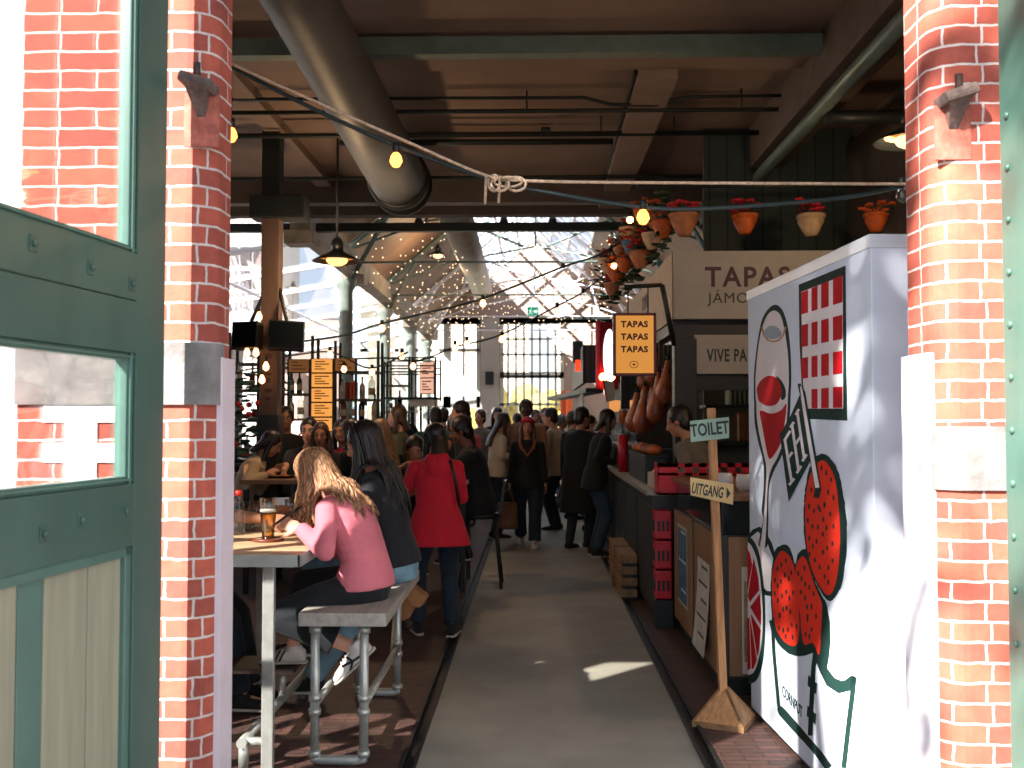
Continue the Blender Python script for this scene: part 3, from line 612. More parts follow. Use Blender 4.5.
# citrus slice
art('citrus_outline', smooth([(748.3, 536), (754, 541), (760, 556), (764.5, 590), (765.5, 625), (763.5, 660), (757, 680), (748.3, 684)], 4, False), PBLK, 1)
art('citrus_rind', smooth([(748.3, 542), (752.5, 547), (758, 562), (762, 592), (763, 625), (761, 650), (755, 671), (748.3, 675)], 4, False), PWHT, 2)
for pts in ([(748.3, 549), (750.5, 553), (753, 565), (748.3, 590)], [(748.6, 596), (754.5, 558), (759, 578), (760, 590), (750.5, 602)], [(751, 607), (760.5, 594), (762, 612), (761.5, 625)], [(751.5, 614), (761.5, 630), (760, 648), (758, 656)], [(750.5, 616), (757.5, 660), (754, 669), (752.5, 668)], [(748.3, 618), (750, 618), (751.5, 668), (748.3, 671)]):
    art('citrus_segment', pts, PRED, 3)
# leaf loops behind the slice, pot and box lines
art('stem_loop', ribbon(A3([(20, 240), (60, 200), (90, 185), (130, 230), (160, 280), (190, 370)]), [3, 4.5, 5, 4.5, 4, 3]), PBLK, 0)
art('stem_loop', smooth(A3([(60, 240), (90, 225), (110, 300), (130, 330), (160, 400), (175, 470), (165, 570), (120, 570), (108, 480), (85, 350)])), PWHT, 0)
art('pot_line', ribbon(A3([(105, 565), (135, 595), (175, 600)]), 4.5), PBLK, 1)
art('pot_line', ribbon(A4([(165, 130), (180, 200), (185, 330), (200, 500), (215, 660), (225, 720)]), 3.2), PBLK, 0)
art('pot_line', ribbon(A5([(92, 380), (110, 410), (180, 490), (260, 580), (340, 670), (410, 768)]), [5, 8, 8, 7, 7, 7.5]), PBLK, 0)
art('pot_line', ribbon(A5([(325, 20), (312, 120), (305, 240), (296, 400), (290, 560)]), 4.5), PBLK, 0)
for (x, y) in ((305, 235), (300, 430)): art('pot_hinge', A5([(x - 25, y - 62), (x + 12, y - 22), (x + 30, y - 8), (x + 25, y + 62), (x - 10, y + 25), (x - 30, y + 4)]), PBLK, 1)
art('pot_line', ribbon(A5([(330, 60), (375, 140), (420, 215), (480, 250), (530, 240), (560, 200), (565, 178)]), [4, 8, 11, 13, 12, 8, 4]), PBLK, 0)
art('pot_line', ribbon(A5([(572, 185), (560, 300), (535, 500), (505, 768)]), 5), PBLK, 0)
ta, tb = onplane(782, 690, P0, NN), onplane(803, 714, P0, NN)
lettering('pot_lettering', 'CORNPUT', .075, PBLK, bt, (ta + tb) / 2 + NN * .001, tb - ta, V((0, 0, 1)), .001, .0005, sx=.85)

# ------------------------------------------------------------ wooden signpost
sp = thing('signpost', 'wooden signpost with TOILET and UITGANG boards standing beside the white stand', 'signpost', (at(724, 716, 5.37).x, 5.37, 0))
WOOD = pm('raw_pine', 'b07f50', .65, var=.25, scale=6, stretch=(8, 8, .7)); WOODD = pm('worn_pine', '8f6a45', .7, var=.3, scale=6, stretch=(3, 3, 3))
a, b = at(724, 716, 5.37), at(711, 408, 5.37); a.z = .01
m = MB(); dx = (b - a).normalized(); rot = dx.to_track_quat('Z', 'Y').to_matrix(); m.obox((a + b) / 2, (.058, .04, (b - a).length), rot, .004); obj('post', m, WOOD, sp)
c = sp.location; base = MB(); hw = .163
cr = [V((c.x + hw * 1.18 * math.cos(q), 5.37 + hw * 1.18 * math.sin(q), .0)) for q in [R(200 + 90 * k) for k in range(4)]]
for k in range(4):
    p, q = cr[k], cr[(k + 1) % 4]; ap = V((a.x, 5.37, .20)); ci = V((c.x, 5.37, 0))
    obj('base_board', MB().prism([p + V((0, 0, .03)), q + V((0, 0, .03)), ap * .85 + q * .15 + V((0, 0, .02)), ap * .85 + p * .15 + V((0, 0, .02))], (ci - (p + q) / 2).normalized() * .016), WOODD if k % 2 else WOOD, sp)
m = MB(); m.prism([p for p in cr], (0, 0, .028)); obj('base_plate', m, WOODD, sp)
def board(px, m, s, size, sxx, nm, tail=None):
    q = [at(u, v, 5.335) for u, v in px]
    o = obj('sign_board', MB().prism(q, (0, -.014, 0)), m, sp, label=nm)
    x = (q[1] - q[0]).normalized(); y = V((0, -1, 0)).cross(x) * 1
    y = x.cross(V((0, -1, 0))) * -1
    mid = (q[0] + q[2]) / 2; mid.y = 5.3195; mid.x -= .022 if len(s) > 6 else 0
    l = lettering('lettering', s, size, pm('sign_ink', '16201d', .5), o, mid, x, y, .001, .002, sx=sxx)
    return o
board([(690, 421), (728.5, 417), (728.5, 438), (690.5, 442)], pm('mint_sign_board', '8fae9c', .6, var=.15), 'TOILET', .092, .68, 'mint green board lettered TOILET')
o = board([(690, 477), (733, 484), (732.5, 504.5), (690.5, 495)], pm('yellow_sign_board', 'c9ac74', .6, var=.15), 'UITGANG', .08, .47, 'yellow wood board lettered UITGANG')
q = [at(u, v, 5.3205) for u, v in ((726.5, 487), (730.5, 493.5), (726.5, 499))]
obj('arrow', MB().prism(q, (0, -.002, 0)), pm('sign_ink', '16201d'), o)

# ------------------------------------------------------------ bar table
TY0, TY1 = 4.55, 6.25
e = at(300, 555, TY0); ZT = e.z; TX = e.x
OAK = planks('table_oak', 'b08c68', 'd8b890', w=.16, axis='Y', gap=.03, dark=.5)
tb_ = thing('bar_table', 'tall wooden bar table with grey metal edge and pipe legs', 'table', (TX - .6, 5.4, 0))
obj('table_top', MB().box(TX - 1.2, TX - .012, TY0 + .012, TY1 - .012, ZT - .045, ZT, .002), OAK, tb_)
EDG = pm('grey_metal_edge', 'b0b6b0', .4, .2)
m = MB(); m.box(TX - 1.21, TX, TY0, TY0 + .012, ZT - .056, ZT - .001, .002); m.box(TX - .012, TX, TY0, TY1, ZT - .056, ZT - .001, .002); m.box(TX - 1.21, TX, TY1 - .012, TY1, ZT - .056, ZT - .001, .002)
obj('edge_band', m, EDG, tb_, label='grey metal edge band')
lx = at(269, 600, 4.62).x
for (x, y) in ((lx, 4.62), (at(261, 600, 6.1).x, 6.1), (TX - 1.1, 4.62)): obj('leg', MB().box(x - .027, x + .027, y - .02, y + .02, 0, ZT - .045, .006), GALV, tb_)
m = MB(); m.tube([(-1.335, 4.3 + .3, .12), (-1.335, 6.1, .12)], .024, 12); m.tube([(-1.335, 4.64, .12), (lx, 4.64, .12)], .02, 10); m.tube([(-1.335, 4.64, .0), (-1.335, 4.64, .12)], .024, 12); m.tube([(-1.335, 5.8, .0), (-1.335, 5.8, .12)], .024, 12)
m.tube([(-1.335, 5.35, .12), (-1.335, 5.35, .285)], .02, 10); obj('foot_rail', m, GALV, tb_)
m = MB(); m.box(-1.62, -1.24, 5.2, 5.5, .285, .31, .004); obj('foot_board', m, pm('dark_footboard', '3a2a22', .6), tb_)

# ------------------------------------------------------------ pipe bench
BY0, BY1, BZ = 4.6, 5.95, .715
bxl, bxr = at(298, 615, 4.6).x, at(386, 615, 4.6).x
bn = thing('pipe_bench', 'bench on galvanised pipe legs under the person in the pink sweater', 'bench', ((bxl + bxr) / 2, 5.3, 0))
obj('seat', MB().box(bxl, bxr, BY0, BY1, BZ - .062, BZ, .008), pm('bench_board', '9d978d', .55, var=.2, scale=5, stretch=(6, .6, 6)), bn)
lxs = (at(315, 690, 4.68).x, at(364, 690, 4.68).x)
for y in (4.68, 5.84):
    for x in lxs:
        l = obj('leg', MB().tube([(x, y, BZ - .06), (x, y, .03)], .0215, 14), GALV, bn)
        for z in (.245, .31, BZ - .09, .055): obj('coupling', MB().cyl((x, y, z - .014), (x, y, z + .014), .029, n=14), GALV, l)
    obj('foot_pipe', MB().tube([(lxs[0], y, .06), (lxs[0], y, .03), (lxs[0] + .03, y, .024), (lxs[1] - .03, y, .024), (lxs[1], y, .03), (lxs[1], y, .06)], .0235, 14), GALV, bn)
for x in lxs: obj('stretcher', MB().tube([(x, 4.68, .28), (x, 5.84, .28)], .019, 12), GALV, bn)

# ------------------------------------------------------------ things on the table
def on_table(u, v): 
    d = ray(u, v); return CAM + d * ((ZT - CAM.z) / d.z)
CG = glass('clear_glass', (.93, .95, .95), .06); BEER = glass('beer', (1., .72, .26), .06); FOAM = pm('beer_foam', 'e9dcc8', .8, var=.05)
def beer_glass(name, p, h, r, fill, label, col=None, group=None):
    t = thing(name, label, 'glass', p, 0, group)
    prof = [(0, .002), (r * .72, .002), (r * .70, .02), (r * .78, h * .25), (r * .95, h * .7), (r, h), (r - .003, h), (r * .93, h * .7), (r * .74, h * .26), (r * .67, .012), (0, .01)]
    obj('bowl', MB().lathe(prof, n=28), CG, t, world=False)
    if fill:
        obj('beer', MB().lathe([(0, .012), (r * .66, .013), (r * .73, h * .26), (r * .92, h * .66), (0, h * .66)], n=28), col or BEER, t, world=False)
        obj('foam', MB().lathe([(0, h * .662), (r * .92, h * .662), (r * .94, h * .72), (0, h * .73)], n=28), FOAM, t, world=False)
    return t
p = on_table(268, 541); bp = V((p.x, p.y, ZT + .016))
tr = thing('wooden_coaster', 'round red brown wooden coaster under the beer glass', 'coaster', (p.x, p.y, ZT)); 
obj('disc', MB().lathe([(0, 0), (.075, 0), (.08, .006), (.078, .014), (.07, .015), (.066, .011), (0, .011)], n=32), pm('red_brown_wood', '6d331c', .35, var=.3, scale=30), tr, world=False)
beer_glass('beer_glass', V((p.x, p.y, ZT + .012)), .205, .044, True, 'tall glass of amber beer on the round wooden coaster')
p = on_table(284, 530); beer_glass('beer_glass', V((p.x - .02, p.y + .25, ZT)), .15, .04, False, 'empty clear glass behind the hands holding the phone')
p = on_table(246, 534)
t = thing('water_bottle', 'clear bottle with red cap standing next to the pinkish board', 'bottle', on_table(238, 535))
obj('body', MB().lathe([(0, .002), (.036, .002), (.038, .02), (.038, .13), (.03, .17), (.015, .195), (.014, .215)], n=24), CG, t, world=False); obj('cap', MB().lathe([(0, .238), (.018, .237), (.019, .21), (.0, .209)], n=20), pm('red_cap', 'd0281e', .4), t, world=False)
gl_ = [((249, 531), .12, .036, 'clear tumbler beside the bottle with the red cap'), ((256, 527), .15, .034, 'clear glass with amber drink behind the beer glass'), ((243, 526), .14, .036, 'clear tumbler behind the bottle with the red cap'), ((277, 524), .11, .034, 'small clear tumbler behind the beer glass')]
for (uv, h, r, l) in gl_:
    t = thing('tumbler', l, 'glass', on_table(*uv), 0)
    obj('bowl', MB().lathe([(0, .002), (r * .85, .002), (r, h), (r - .003, h), (r * .82, .014), (0, .012)], n=22), CG, t, world=False)
    if 'amber' in l: obj('drink', MB().lathe([(0, .014), (r * .82, .015), (r * .9, h * .55), (0, h * .55)], n=22), BEER, t, world=False)
t = thing('menu_card', 'folded white paper menu standing on the bar table', 'menu', on_table(282, 521), .5)
obj('card', MB().prism([(-.05, 0, 0), (.05, 0, 0), (.05, .03, .14), (-.05, .03, .14)], (0, .002, 0)), WHITE, t, world=False); obj('card_back', MB().prism([(-.05, .06, 0), (.05, .06, 0), (.05, .032, .14), (-.05, .032, .14)], (0, .002, 0)), WHITE, t, world=False)
# ------------------------------------------------------------ tapas stand on the right of the aisle
BRN = planks('brown_board', '86603f', 'a27a52', w=.5, axis='X', gap=0); BRN2 = pm('brown_panel', '8a6342', .5, var=.12, scale=3, stretch=(8, 8, .6))
CX, CY0, CY1 = 1.085, 5.87, 7.75
cb = thing('counter_cabinet', 'brown panelled counter end with posters and dark glass band', 'counter', (1.6, 6.8, 0))
m = MB(); m.box(CX + .03, 2.3, CY0 + .03, CY1, .0, .1); obj('plinth', m, DARK, cb)
m = MB(); m.box(CX, 2.3, CY0, CY1, .1, .93, .004); obj('body', m, pm('dark_counter_core', '1d211f', .5), cb)
obj('end_panel', MB().box(CX + .05, 2.28, CY0 - .012, CY0 + .002, .12, .92, .003), BRN2, cb)
for y0, y1 in ((CY0 + .06, 6.72), (6.86, CY1 - .1)): obj('side_panel', MB().box(CX - .014, CX + .002, y0, y1, .12, .92, .003), BRN2, cb)
obj('glass_band', MB().box(CX + .02, 2.28, CY0 + .02, CY1 - .02, .93, 1.13, .003), pm('dark_glass_band', '0c1a1e', .12, var=.1), cb)
obj('counter_top', MB().box(CX - .02, 2.3, CY0 - .03, CY1, 1.13, 1.165, .005), pm('brown_counter_top', '7d5638', .35, var=.2, stretch=(.6, 6, 6)), cb)
PST = pm('poster_blue', '22496a', .5, var=.3, scale=14, c2='3d7a92'); PSW = pm('poster_paper', 'bfb8ae', .6, var=.12, scale=10)
def side_poster(name, y0, y1, z0, z1, m, label, lines, curl=0):
    t = thing(name, label, 'poster', (CX - .016, (y0 + y1) / 2, z0))
    s = MB(); n = 8
    for k in range(n):
        za, zb = lerp(z0, z1, k / n), lerp(z0, z1, (k + 1) / n); xa = lambda z: CX - .018 - curl * (1 - (z - z0) / (z1 - z0)) ** 2
        s.prism([(xa(za), y0, za), (xa(za), y1, za), (xa(zb), y1, zb), (xa(zb), y0, zb)], (.0015, 0, 0))
    obj('sheet', s, PSW if m is not PST else PSW, t)
    s = MB(); s.box(CX - .0195 - curl, CX - .0185 - curl * .4, y0 + .02, y1 - .02, z0 + .02, z1 - .02) if not curl else None
    if not curl: obj('picture', s, m, t)
    for k in range(lines):
        z = lerp(z1 - .05, z0 + .1, k / max(lines - 1, 1)); c_ = curl * (1 - (z - z0) / (z1 - z0)) ** 2
        obj('print', MB().box(CX - .0205 - c_, CX - .0195 - c_, y0 + .05, y0 + (y1 - y0) * (.85 if k % 2 else .6), z, z + .016), pm('print_grey', '57534e', .6) if curl else pm('print_pale', 'c9d2d4', .6), t)
side_poster('poster', 7.0, 7.45, .28, .84, PST, 'blue poster stuck on the farther brown counter panel', 3)
side_poster('paper_sheet', 6.12, 6.55, .16, .72, PSW, 'white paper sheet curling off the nearer brown counter panel', 5, .04)
t = thing('notice_sheet', 'white framed notice on the counter end half hidden by the painted stand', 'notice', (1.3, CY0 - .014, .3))
obj('sheet', MB().box(at(742, 600, CY0 - .02).x, at(742, 600, CY0 - .02).x + .22, CY0 - .017, CY0 - .013, zs_(672, CY0), zs_(566, CY0), .001), PSW, t)
obj('print', MB().box(at(744, 600, CY0 - .02).x, at(742, 600, CY0 - .02).x + .2, CY0 - .019, CY0 - .0165, zs_(660, CY0), zs_(580, CY0)), pm('notice_print', '8d7b52', .6, var=.4, scale=20), t)
# cups on the counter
CUP = pm('white_ceramic', 'd8d2ce', .25, var=.03)
for k, (u, y, l) in enumerate(((725, 6.35, 'white ceramic cup on the counter right beside the signpost'), (744, 6.2, 'white ceramic cup on the counter next to the painted stand'))):
    t = thing('cup', l, 'cup', (at(u, 460, y).x, y, 1.165), 0, None)
    obj('bowl', MB().lathe([(0, 0), (.035, 0), (.05, .03), (.052, .06), (.042, .1), (.038, .1), (.046, .06), (.044, .03), (0, .012)], n=24), CUP, t, world=False)
# red punched metal rack
RED = pm('red_metal', 'c01226', .4, .1, var=.08)
rk = thing('red_crate', 'red punched metal crate on the counter behind the signpost', 'crate', (1.5, 7.85, 1.02))
m = MB(); x0, x1 = at(656, 480, 7.9).x, 2.2
m.box(x0, x1, 7.8, 7.812, 1.235, 1.265); m.box(x0, x0 + .16, 7.8, 7.812, 1.02, 1.265); m.box(x0, x1, 7.8, 7.812, 1.17, 1.19); k = x0 + .16
while k < x1: m.box(k + .05, k + .11, 7.8, 7.812, 1.17, 1.265); k += .11
obj('front', m, RED, rk); obj('side', MB().box(x0, x0 + .012, 7.8, 8.0, 1.02, 1.265, .003), RED, rk); obj('bottom', MB().box(x0, x1, 7.8, 8.0, 1.02, 1.035), RED, rk)
for k in range(3):
    z = .33 + k * .23
    t = thing('red_canister', ['lowest red crate', 'middle red crate', 'topmost red crate'][k] + ' stacked beside the dark counter end', 'crate', (.99, 7.86, z - .115))
    c = MB(); c.box(.945, 1.07, 7.79, 7.98, z - .11, z + .105, .01); obj('body', c, RED, t)
    c = MB()
    for j in range(3): c.box(.938, .95, 7.81 + j * .055, 7.845 + j * .055, z - .05, z + .03, .003); c.box(.96 + j * .035, .98 + j * .035, 7.783, 7.792, z - .05, z + .03, .003)
    obj('slot', c, BLACK, t)
m = MB(); m.box(.94, 1.08, 7.78, 7.99, .0, .21, .005); tag(obj('crate_base', m, BLACK), 'black low box under the stacked red crates', 'box')
# long dark counter
dc = thing('long_counter', 'long dark bar counter with pale stone edge along the aisle', 'counter', (1.2, 10.8, 0))
obj('body', MB().box(.955, 1.16, 8.02, 13.7, .06, 1.0, .004), pm('charcoal_counter', '1b1f1f', .45, var=.2), dc)
obj('plinth', MB().box(1.0, 1.15, 8.06, 13.66, 0, .06), BLACK, dc)
for k in range(5): obj('front_panel', MB().box(.942, .957, 8.08 + k * 1.13, 9.1 + k * 1.13, .12, .9, .004), pm('charcoal_panel', '242827', .5, var=.2), dc)
obj('counter_top', MB().box(.90, 1.19, 8.0, 13.72, 1.0, 1.04, .006), pm('pale_stone', 'a09a90', .3, var=.15, scale=12), dc)
# low pale crate boards leaning under the counter
for k in range(2):
    t = thing('wooden_crate', ['pale wooden crate on the floor under the long counter front', 'pale wooden crate farther along the long counter front'][k], 'crate', (.86, 9.3 + k * .75, 0))
    for j in range(4): obj('slat', MB().box(.78, .93, 9.0 + k * .75, 9.62 + k * .75, .02 + j * .1, .09 + j * .1, .004), WOODD, t)
    c = MB(); c.box(.80, .92, 9.02 + k * .75, 9.6 + k * .75, .0, .36); obj('inside', c, DARK, t)
# display cases and food on the counter
dcs = thing('display_case', 'low black chilled case standing on the long counter', 'case', (1.3, 9.2, 1.04))
obj('body', MB().box(.98, 1.17, 8.8, 10.2, 1.04, 1.27, .01), BLACK, dcs); obj('lid', MB().box(.97, 1.18, 8.78, 10.22, 1.27, 1.29, .004), DARK, dcs)
dcs = thing('display_case', 'grey steel case on the far end of the long counter', 'case', (1.2, 11.8, 1.04))
obj('body', MB().box(.97, 1.16, 11.0, 12.8, 1.04, 1.30, .01), pm('brushed_case', '5c5f5c', .35, .7), dcs); obj('rim', MB().box(.96, 1.17, 10.98, 12.82, 1.30, 1.33, .004), pm('pale_rim', 'a5a49c', .4), dcs)
g_ = MB(); g_.box(.98, 1.15, 11.1, 12.6, 1.33, 1.55); obj('glass_hood', g_, CG, dcs)
t = thing('tomato_can', 'red round can on the grey steel case', 'can', (at(620, 440, 11.05).x + .02, 10.9, 1.33 - .29)); 
obj('body', MB().lathe([(0, 0), (.055, 0), (.055, .4), (0, .4)], n=20), pm('red_tin', 'b00f24', .4), t, world=False); obj('rim', MB().lathe([(.05, .4), (.058, .4), (.058, .41), (.05, .41)], n=20), GALV, t, world=False)
# food piles: each jar / bread separately
FD = [pm('orange_food', 'b0561f', .6, var=.3, scale=20), pm('brown_bread', '7c4a26', .7, var=.3, scale=15), pm('pale_cheese', 'b89c6a', .6, var=.2)]
def loaf(p, r, m, label, group): 
    l = MB().ball(p, r, M.Rotation(rnd.uniform(0, 3), 3, 'Z'), 14, 8); return tag(obj('bread_loaf', l, m), label, 'bread', group)
k = 0
for j in range(9):
    y = 8.9 + j * .14; x = 1.07 + rnd.uniform(-.04, .04)
    loaf((x, y, 1.335), (.06, .1, .045), FD[j % 2], 'round orange brown loaf on the low black case', 'loaves on the black case')
for j in range(6):
    t = thing('food_jar', 'clear jar of orange preserve on the steel case', 'jar', (1.02 + .055 * (j % 3), 11.3 + .3 * (j // 3), 1.56), 0, 'preserve jars on the steel case')
    obj('body', MB().lathe([(0, 0), (.026, 0), (.026, .12), (.022, .14), (0, .14)], n=16), FD[0], t, world=False); obj('lid', MB().lathe([(0, .165), (.025, .165), (.025, .14), (0, .14)], n=16), GALV, t, world=False)
t = thing('serving_board', 'tray of small dishes on a white crate beside the server', 'tray', (1.075, 8.42, 1.04)); obj('crate', MB().box(.98, 1.17, 8.2, 8.62, 1.04, 1.16, .01), pm('white_crate', 'b3aaa0', .6), t); obj('food', MB().ball((1.075, 8.42, 1.165), (.08, .17, .035)), FD[0], t)
# hams
HAM = pm('cured_ham', '8c3f22', .35, var=.35, scale=9, c2='b0623a', bump=.1)
for k, (u, v0, v1, Y) in enumerate(((637, 392, 432, 10.4), (645, 386, 434, 10.1), (653, 384, 430, 10.6), (659, 372, 424, 9.6), (664, 368, 420, 9.9), (668, 360, 404, 9.5), (656, 352, 386, 10.2), (648, 360, 390, 10.8))):
    a, b = at(u, v0, Y), at(u - 5, v1, Y)
    t = thing('ham', 'cured ham leg hanging behind the lit hanging sign', 'ham', (a.x, Y, b.z), 0, 'hams hanging over the counter')
    L_ = [a + (b - a) * s for s in (0, .12, .3, .5, .7, .88, 1)]; m = MB(); m.tube(L_, [.02, .032, .035, .06, .085, .075, .03], 14); obj('leg', m, HAM, t)
    obj('cord', MB().tube([a, (a.x, a.y, 2.62)], .004, 6), pm('twine', '9a8a6a', .9), t); obj('hoof', MB().cyl(a, a + V((0, 0, .05)), .022, .016, 10), BLACK, t)
m = MB(); m.tube([(1.24, 8.9, 2.62), (1.24, 12.5, 2.62)], .012, 8); m.tube([(1.5, 8.9, 2.62), (1.5, 12.5, 2.62)], .012, 8)
for y in (9, 12.4): m.box(1.24, 2.2, y, y + .03, 2.61, 2.64)
tag(obj('ham_rail', m, GALV), 'steel rail with hanging hams over the counter', 'rail')

# signs and body of the stand
SGN = pm('sign_board_grey', '9a948c', .6, var=.05); SGN2 = pm('sign_side_board', '9b8265', .6, var=.08)
sx0 = at(674, 300, 8.5).x; zt, zb = at(674, 251, 8.5).z, at(674, 319, 8.5).z
st = thing('stand_sign', 'wide grey fascia sign lettered TAPAS over JAMON', 'sign', (sx0, 8.5, zb))
obj('front_board', MB().box(sx0, 3.2, 8.5, 8.54, zb, zt, .004), SGN, st)
obj('side_board', MB().box(sx0 - .01, sx0 + .03, 8.54, 14.0, zb, zt, .004), SGN2, st)
PUR = pm('plum_letters', '3d1a2a', .6); GRN = pm('charcoal_letters', '1c2a2a', .6)
def px_text(s, u0, u1, v, Y, size, m, parent, nm='lettering', bold=.004, space=1.):
    a = at(u0, v, Y); me = text_mesh(s, size, .003, bold, 'LEFT', space); wx = max(q.co.x for q in me.vertices)
    k = (at(u1, v, Y).x - a.x) / wx; bpy.data.meshes.remove(me)
    return lettering(nm, s, size, m, parent, (a.x, Y - .002, a.z), (1, 0, 0), (0, 0, 1), .002, bold, 'LEFT', k, space)
px_text('TAPAS', 705, 790, 278, 8.5, .235, PUR, st, bold=.005, space=1.15); px_text('JÁMON', 708, 760, 298.5, 8.5, .125, GRN, st, bold=0, space=1.1)
for j, s in enumerate(('TAPAS', 'JÁMON')): 
    lettering('side_lettering', s, .2, PUR, st, (sx0 - .012, 10.6 + j * .1, zt - .2 - j * .22), (0, -1, 0), (0, 0, 1), .002, .006)
sv = thing('stand_sign', 'smaller grey sign lettered VIVE PA below the TAPAS fascia', 'sign', (at(693, 350, 8.6).x, 8.6, 2.0))
a, b = at(694, 374, 8.6), at(694, 335, 8.6); obj('board', MB().box(a.x, 3.2, 8.58, 8.62, a.z, b.z, .004), SGN, sv)
px_text('VIVE PA', 707, 747, 356, 8.58, .15, GRN, sv, bold=.003, space=1.1)
fr = thing('sign_scaffold', 'black post and beams carrying the tapas stand signs', 'frame', (sx0, 8.6, 0))
m = MB(); m.box(sx0, 3.2, 8.62, 8.72, zb - .9, zb, .004) if False else m.box(sx0, 3.2, 8.6, 8.7, zb - .16, zb - .005, .004); obj('beam', m, BLACK, fr)
obj('post', MB().box(sx0 + .01, sx0 + .2, 8.56, 8.72, 1.04, zb - .16, .004), BLACK, fr); obj('beam', MB().box(sx0 + .2, 3.2, 8.62, 8.7, a.z - .14, a.z - .005, .004), BLACK, fr)
obj('beam', MB().box(sx0 + .01, sx0 + .12, 8.72, 14.0, zb - .1, zb - .005), BLACK, fr); obj('post', MB().box(sx0 + .02, sx0 + .14, 13.86, 14.0, 0, zb - .1), BLACK, fr)
struct('ceiling_stand', MB().box(sx0 + .05, 3.25, 8.62, 14.0, zt - .1, zt - .04), DARK, 'dark flat roof of the tapas stand')
# slatted teal wall and rail above the stand
SLT = planks('teal_slats', '22302f', '2d3d3a', w=.18, axis='X', gap=.1, dark=.3)
struct('wall_slatted', MB().box(1.75, 3.28, 10.2, 10.26, zt + .0, 4.58), SLT, 'dark teal slatted partition above the tapas stand')
# back shelves of the stand
sh = thing('back_shelf', 'lit back shelf of the tapas stand with folded cartons and warmers', 'shelf', (2.3, 10.0, 1.0))
obj('back_panel', MB().box(1.75, 3.25, 10.3, 10.34, .9, 2.4), pm('stand_back_panel', '6a6a5c', .6, var=.1), sh)
for z in (1.35, 1.72, 2.12): obj('shelf_board', MB().box(1.7, 3.2, 9.9, 10.3, z, z + .03, .003), DARK, sh)
obj('warmer', MB().box(2.0, 3.0, 9.85, 10.25, 1.38, 1.68, .02), pm('bronze_warmer', '6b4526', .3, .6, var=.2), sh)
for k in range(22): tag(obj('paper_bag', MB().box(1.95 + k * .045, 1.97 + k * .045, 9.95, 10.2, 1.75, 2.02, .002), pm('pale_green_paper', '9fa48c', .7)), 'flat pale paper bag filed upright on the lit back shelf', 'bag', 'paper bags on the back shelf')
for k in range(3): tag(obj('serving_tray', MB().box(1.9, 2.75, 9.95, 10.25, 2.15 + k * .045, 2.18 + k * .045, .008), WOOD), 'wooden tray in the flat stack on the top shelf', 'tray', 'trays on the back shelf')
struct('wall_stand', MB().box(3.2, 3.27, 5.9, 24, 0, 4.4), pm('stand_side_wall', '4a4038', .8), 'brown panel wall along the back of the stands')

# hanging lit sign on its bracket
hs = thing('hanging_sign', 'glowing orange hanging sign lettered TAPAS three times', 'sign', at(634, 376, 8.35))
Y = 8.35; q = [at(613, 313.5, Y), at(655.5, 313.5, Y), at(655.5, 376, Y), at(613, 376, Y)]
m = MB(); x0, x1, z0, z1 = q[3].x, q[1].x, q[3].z, q[0].z
for (a, b, c, d) in ((x0, x1, z1 - .022, z1), (x0, x1, z0, z0 + .022), (x0, x0 + .022, z0, z1), (x1 - .022, x1, z0, z1)): m.box(a, b, Y - .05, Y + .05, c, d, .003)
obj('frame', m, pm('maroon_frame', '5c1420', .45), hs)
obj('light_panel', MB().box(x0 + .02, x1 - .02, Y - .04, Y + .04, z0 + .02, z1 - .02), emitm('sign_glow', 'e59a48', .8), hs)
for v in (324.5, 337, 349.5): px_text('TAPAS', 621, 648, v, Y - .041, .07, PUR, hs, bold=.003, space=1.1)
m = MB(); c = at(634, 364.5, Y - .045); m.tube([c + V((.035 * math.cos(R(30 * k)), 0, .028 * math.sin(R(30 * k)))) for k in range(12)], .0025, 6, closed=True); m.ball(c, (.012, .002, .008)); obj('emblem', m, PUR, hs)
m = MB(); a, b = at(626, 287, Y), at(662, 285, Y); a2 = at(626, 313, Y)
m.tube([at(624, 287, Y), b], .018, 8); m.tube([b, at(674, 345, 8.55)], .022, 8); obj('bracket', m, BLACK, hs)
for u in (628, 648): obj('chain', MB().tube([at(u, 287, Y), at(u, 313.5, Y)], .006, 6), BLACK, hs)

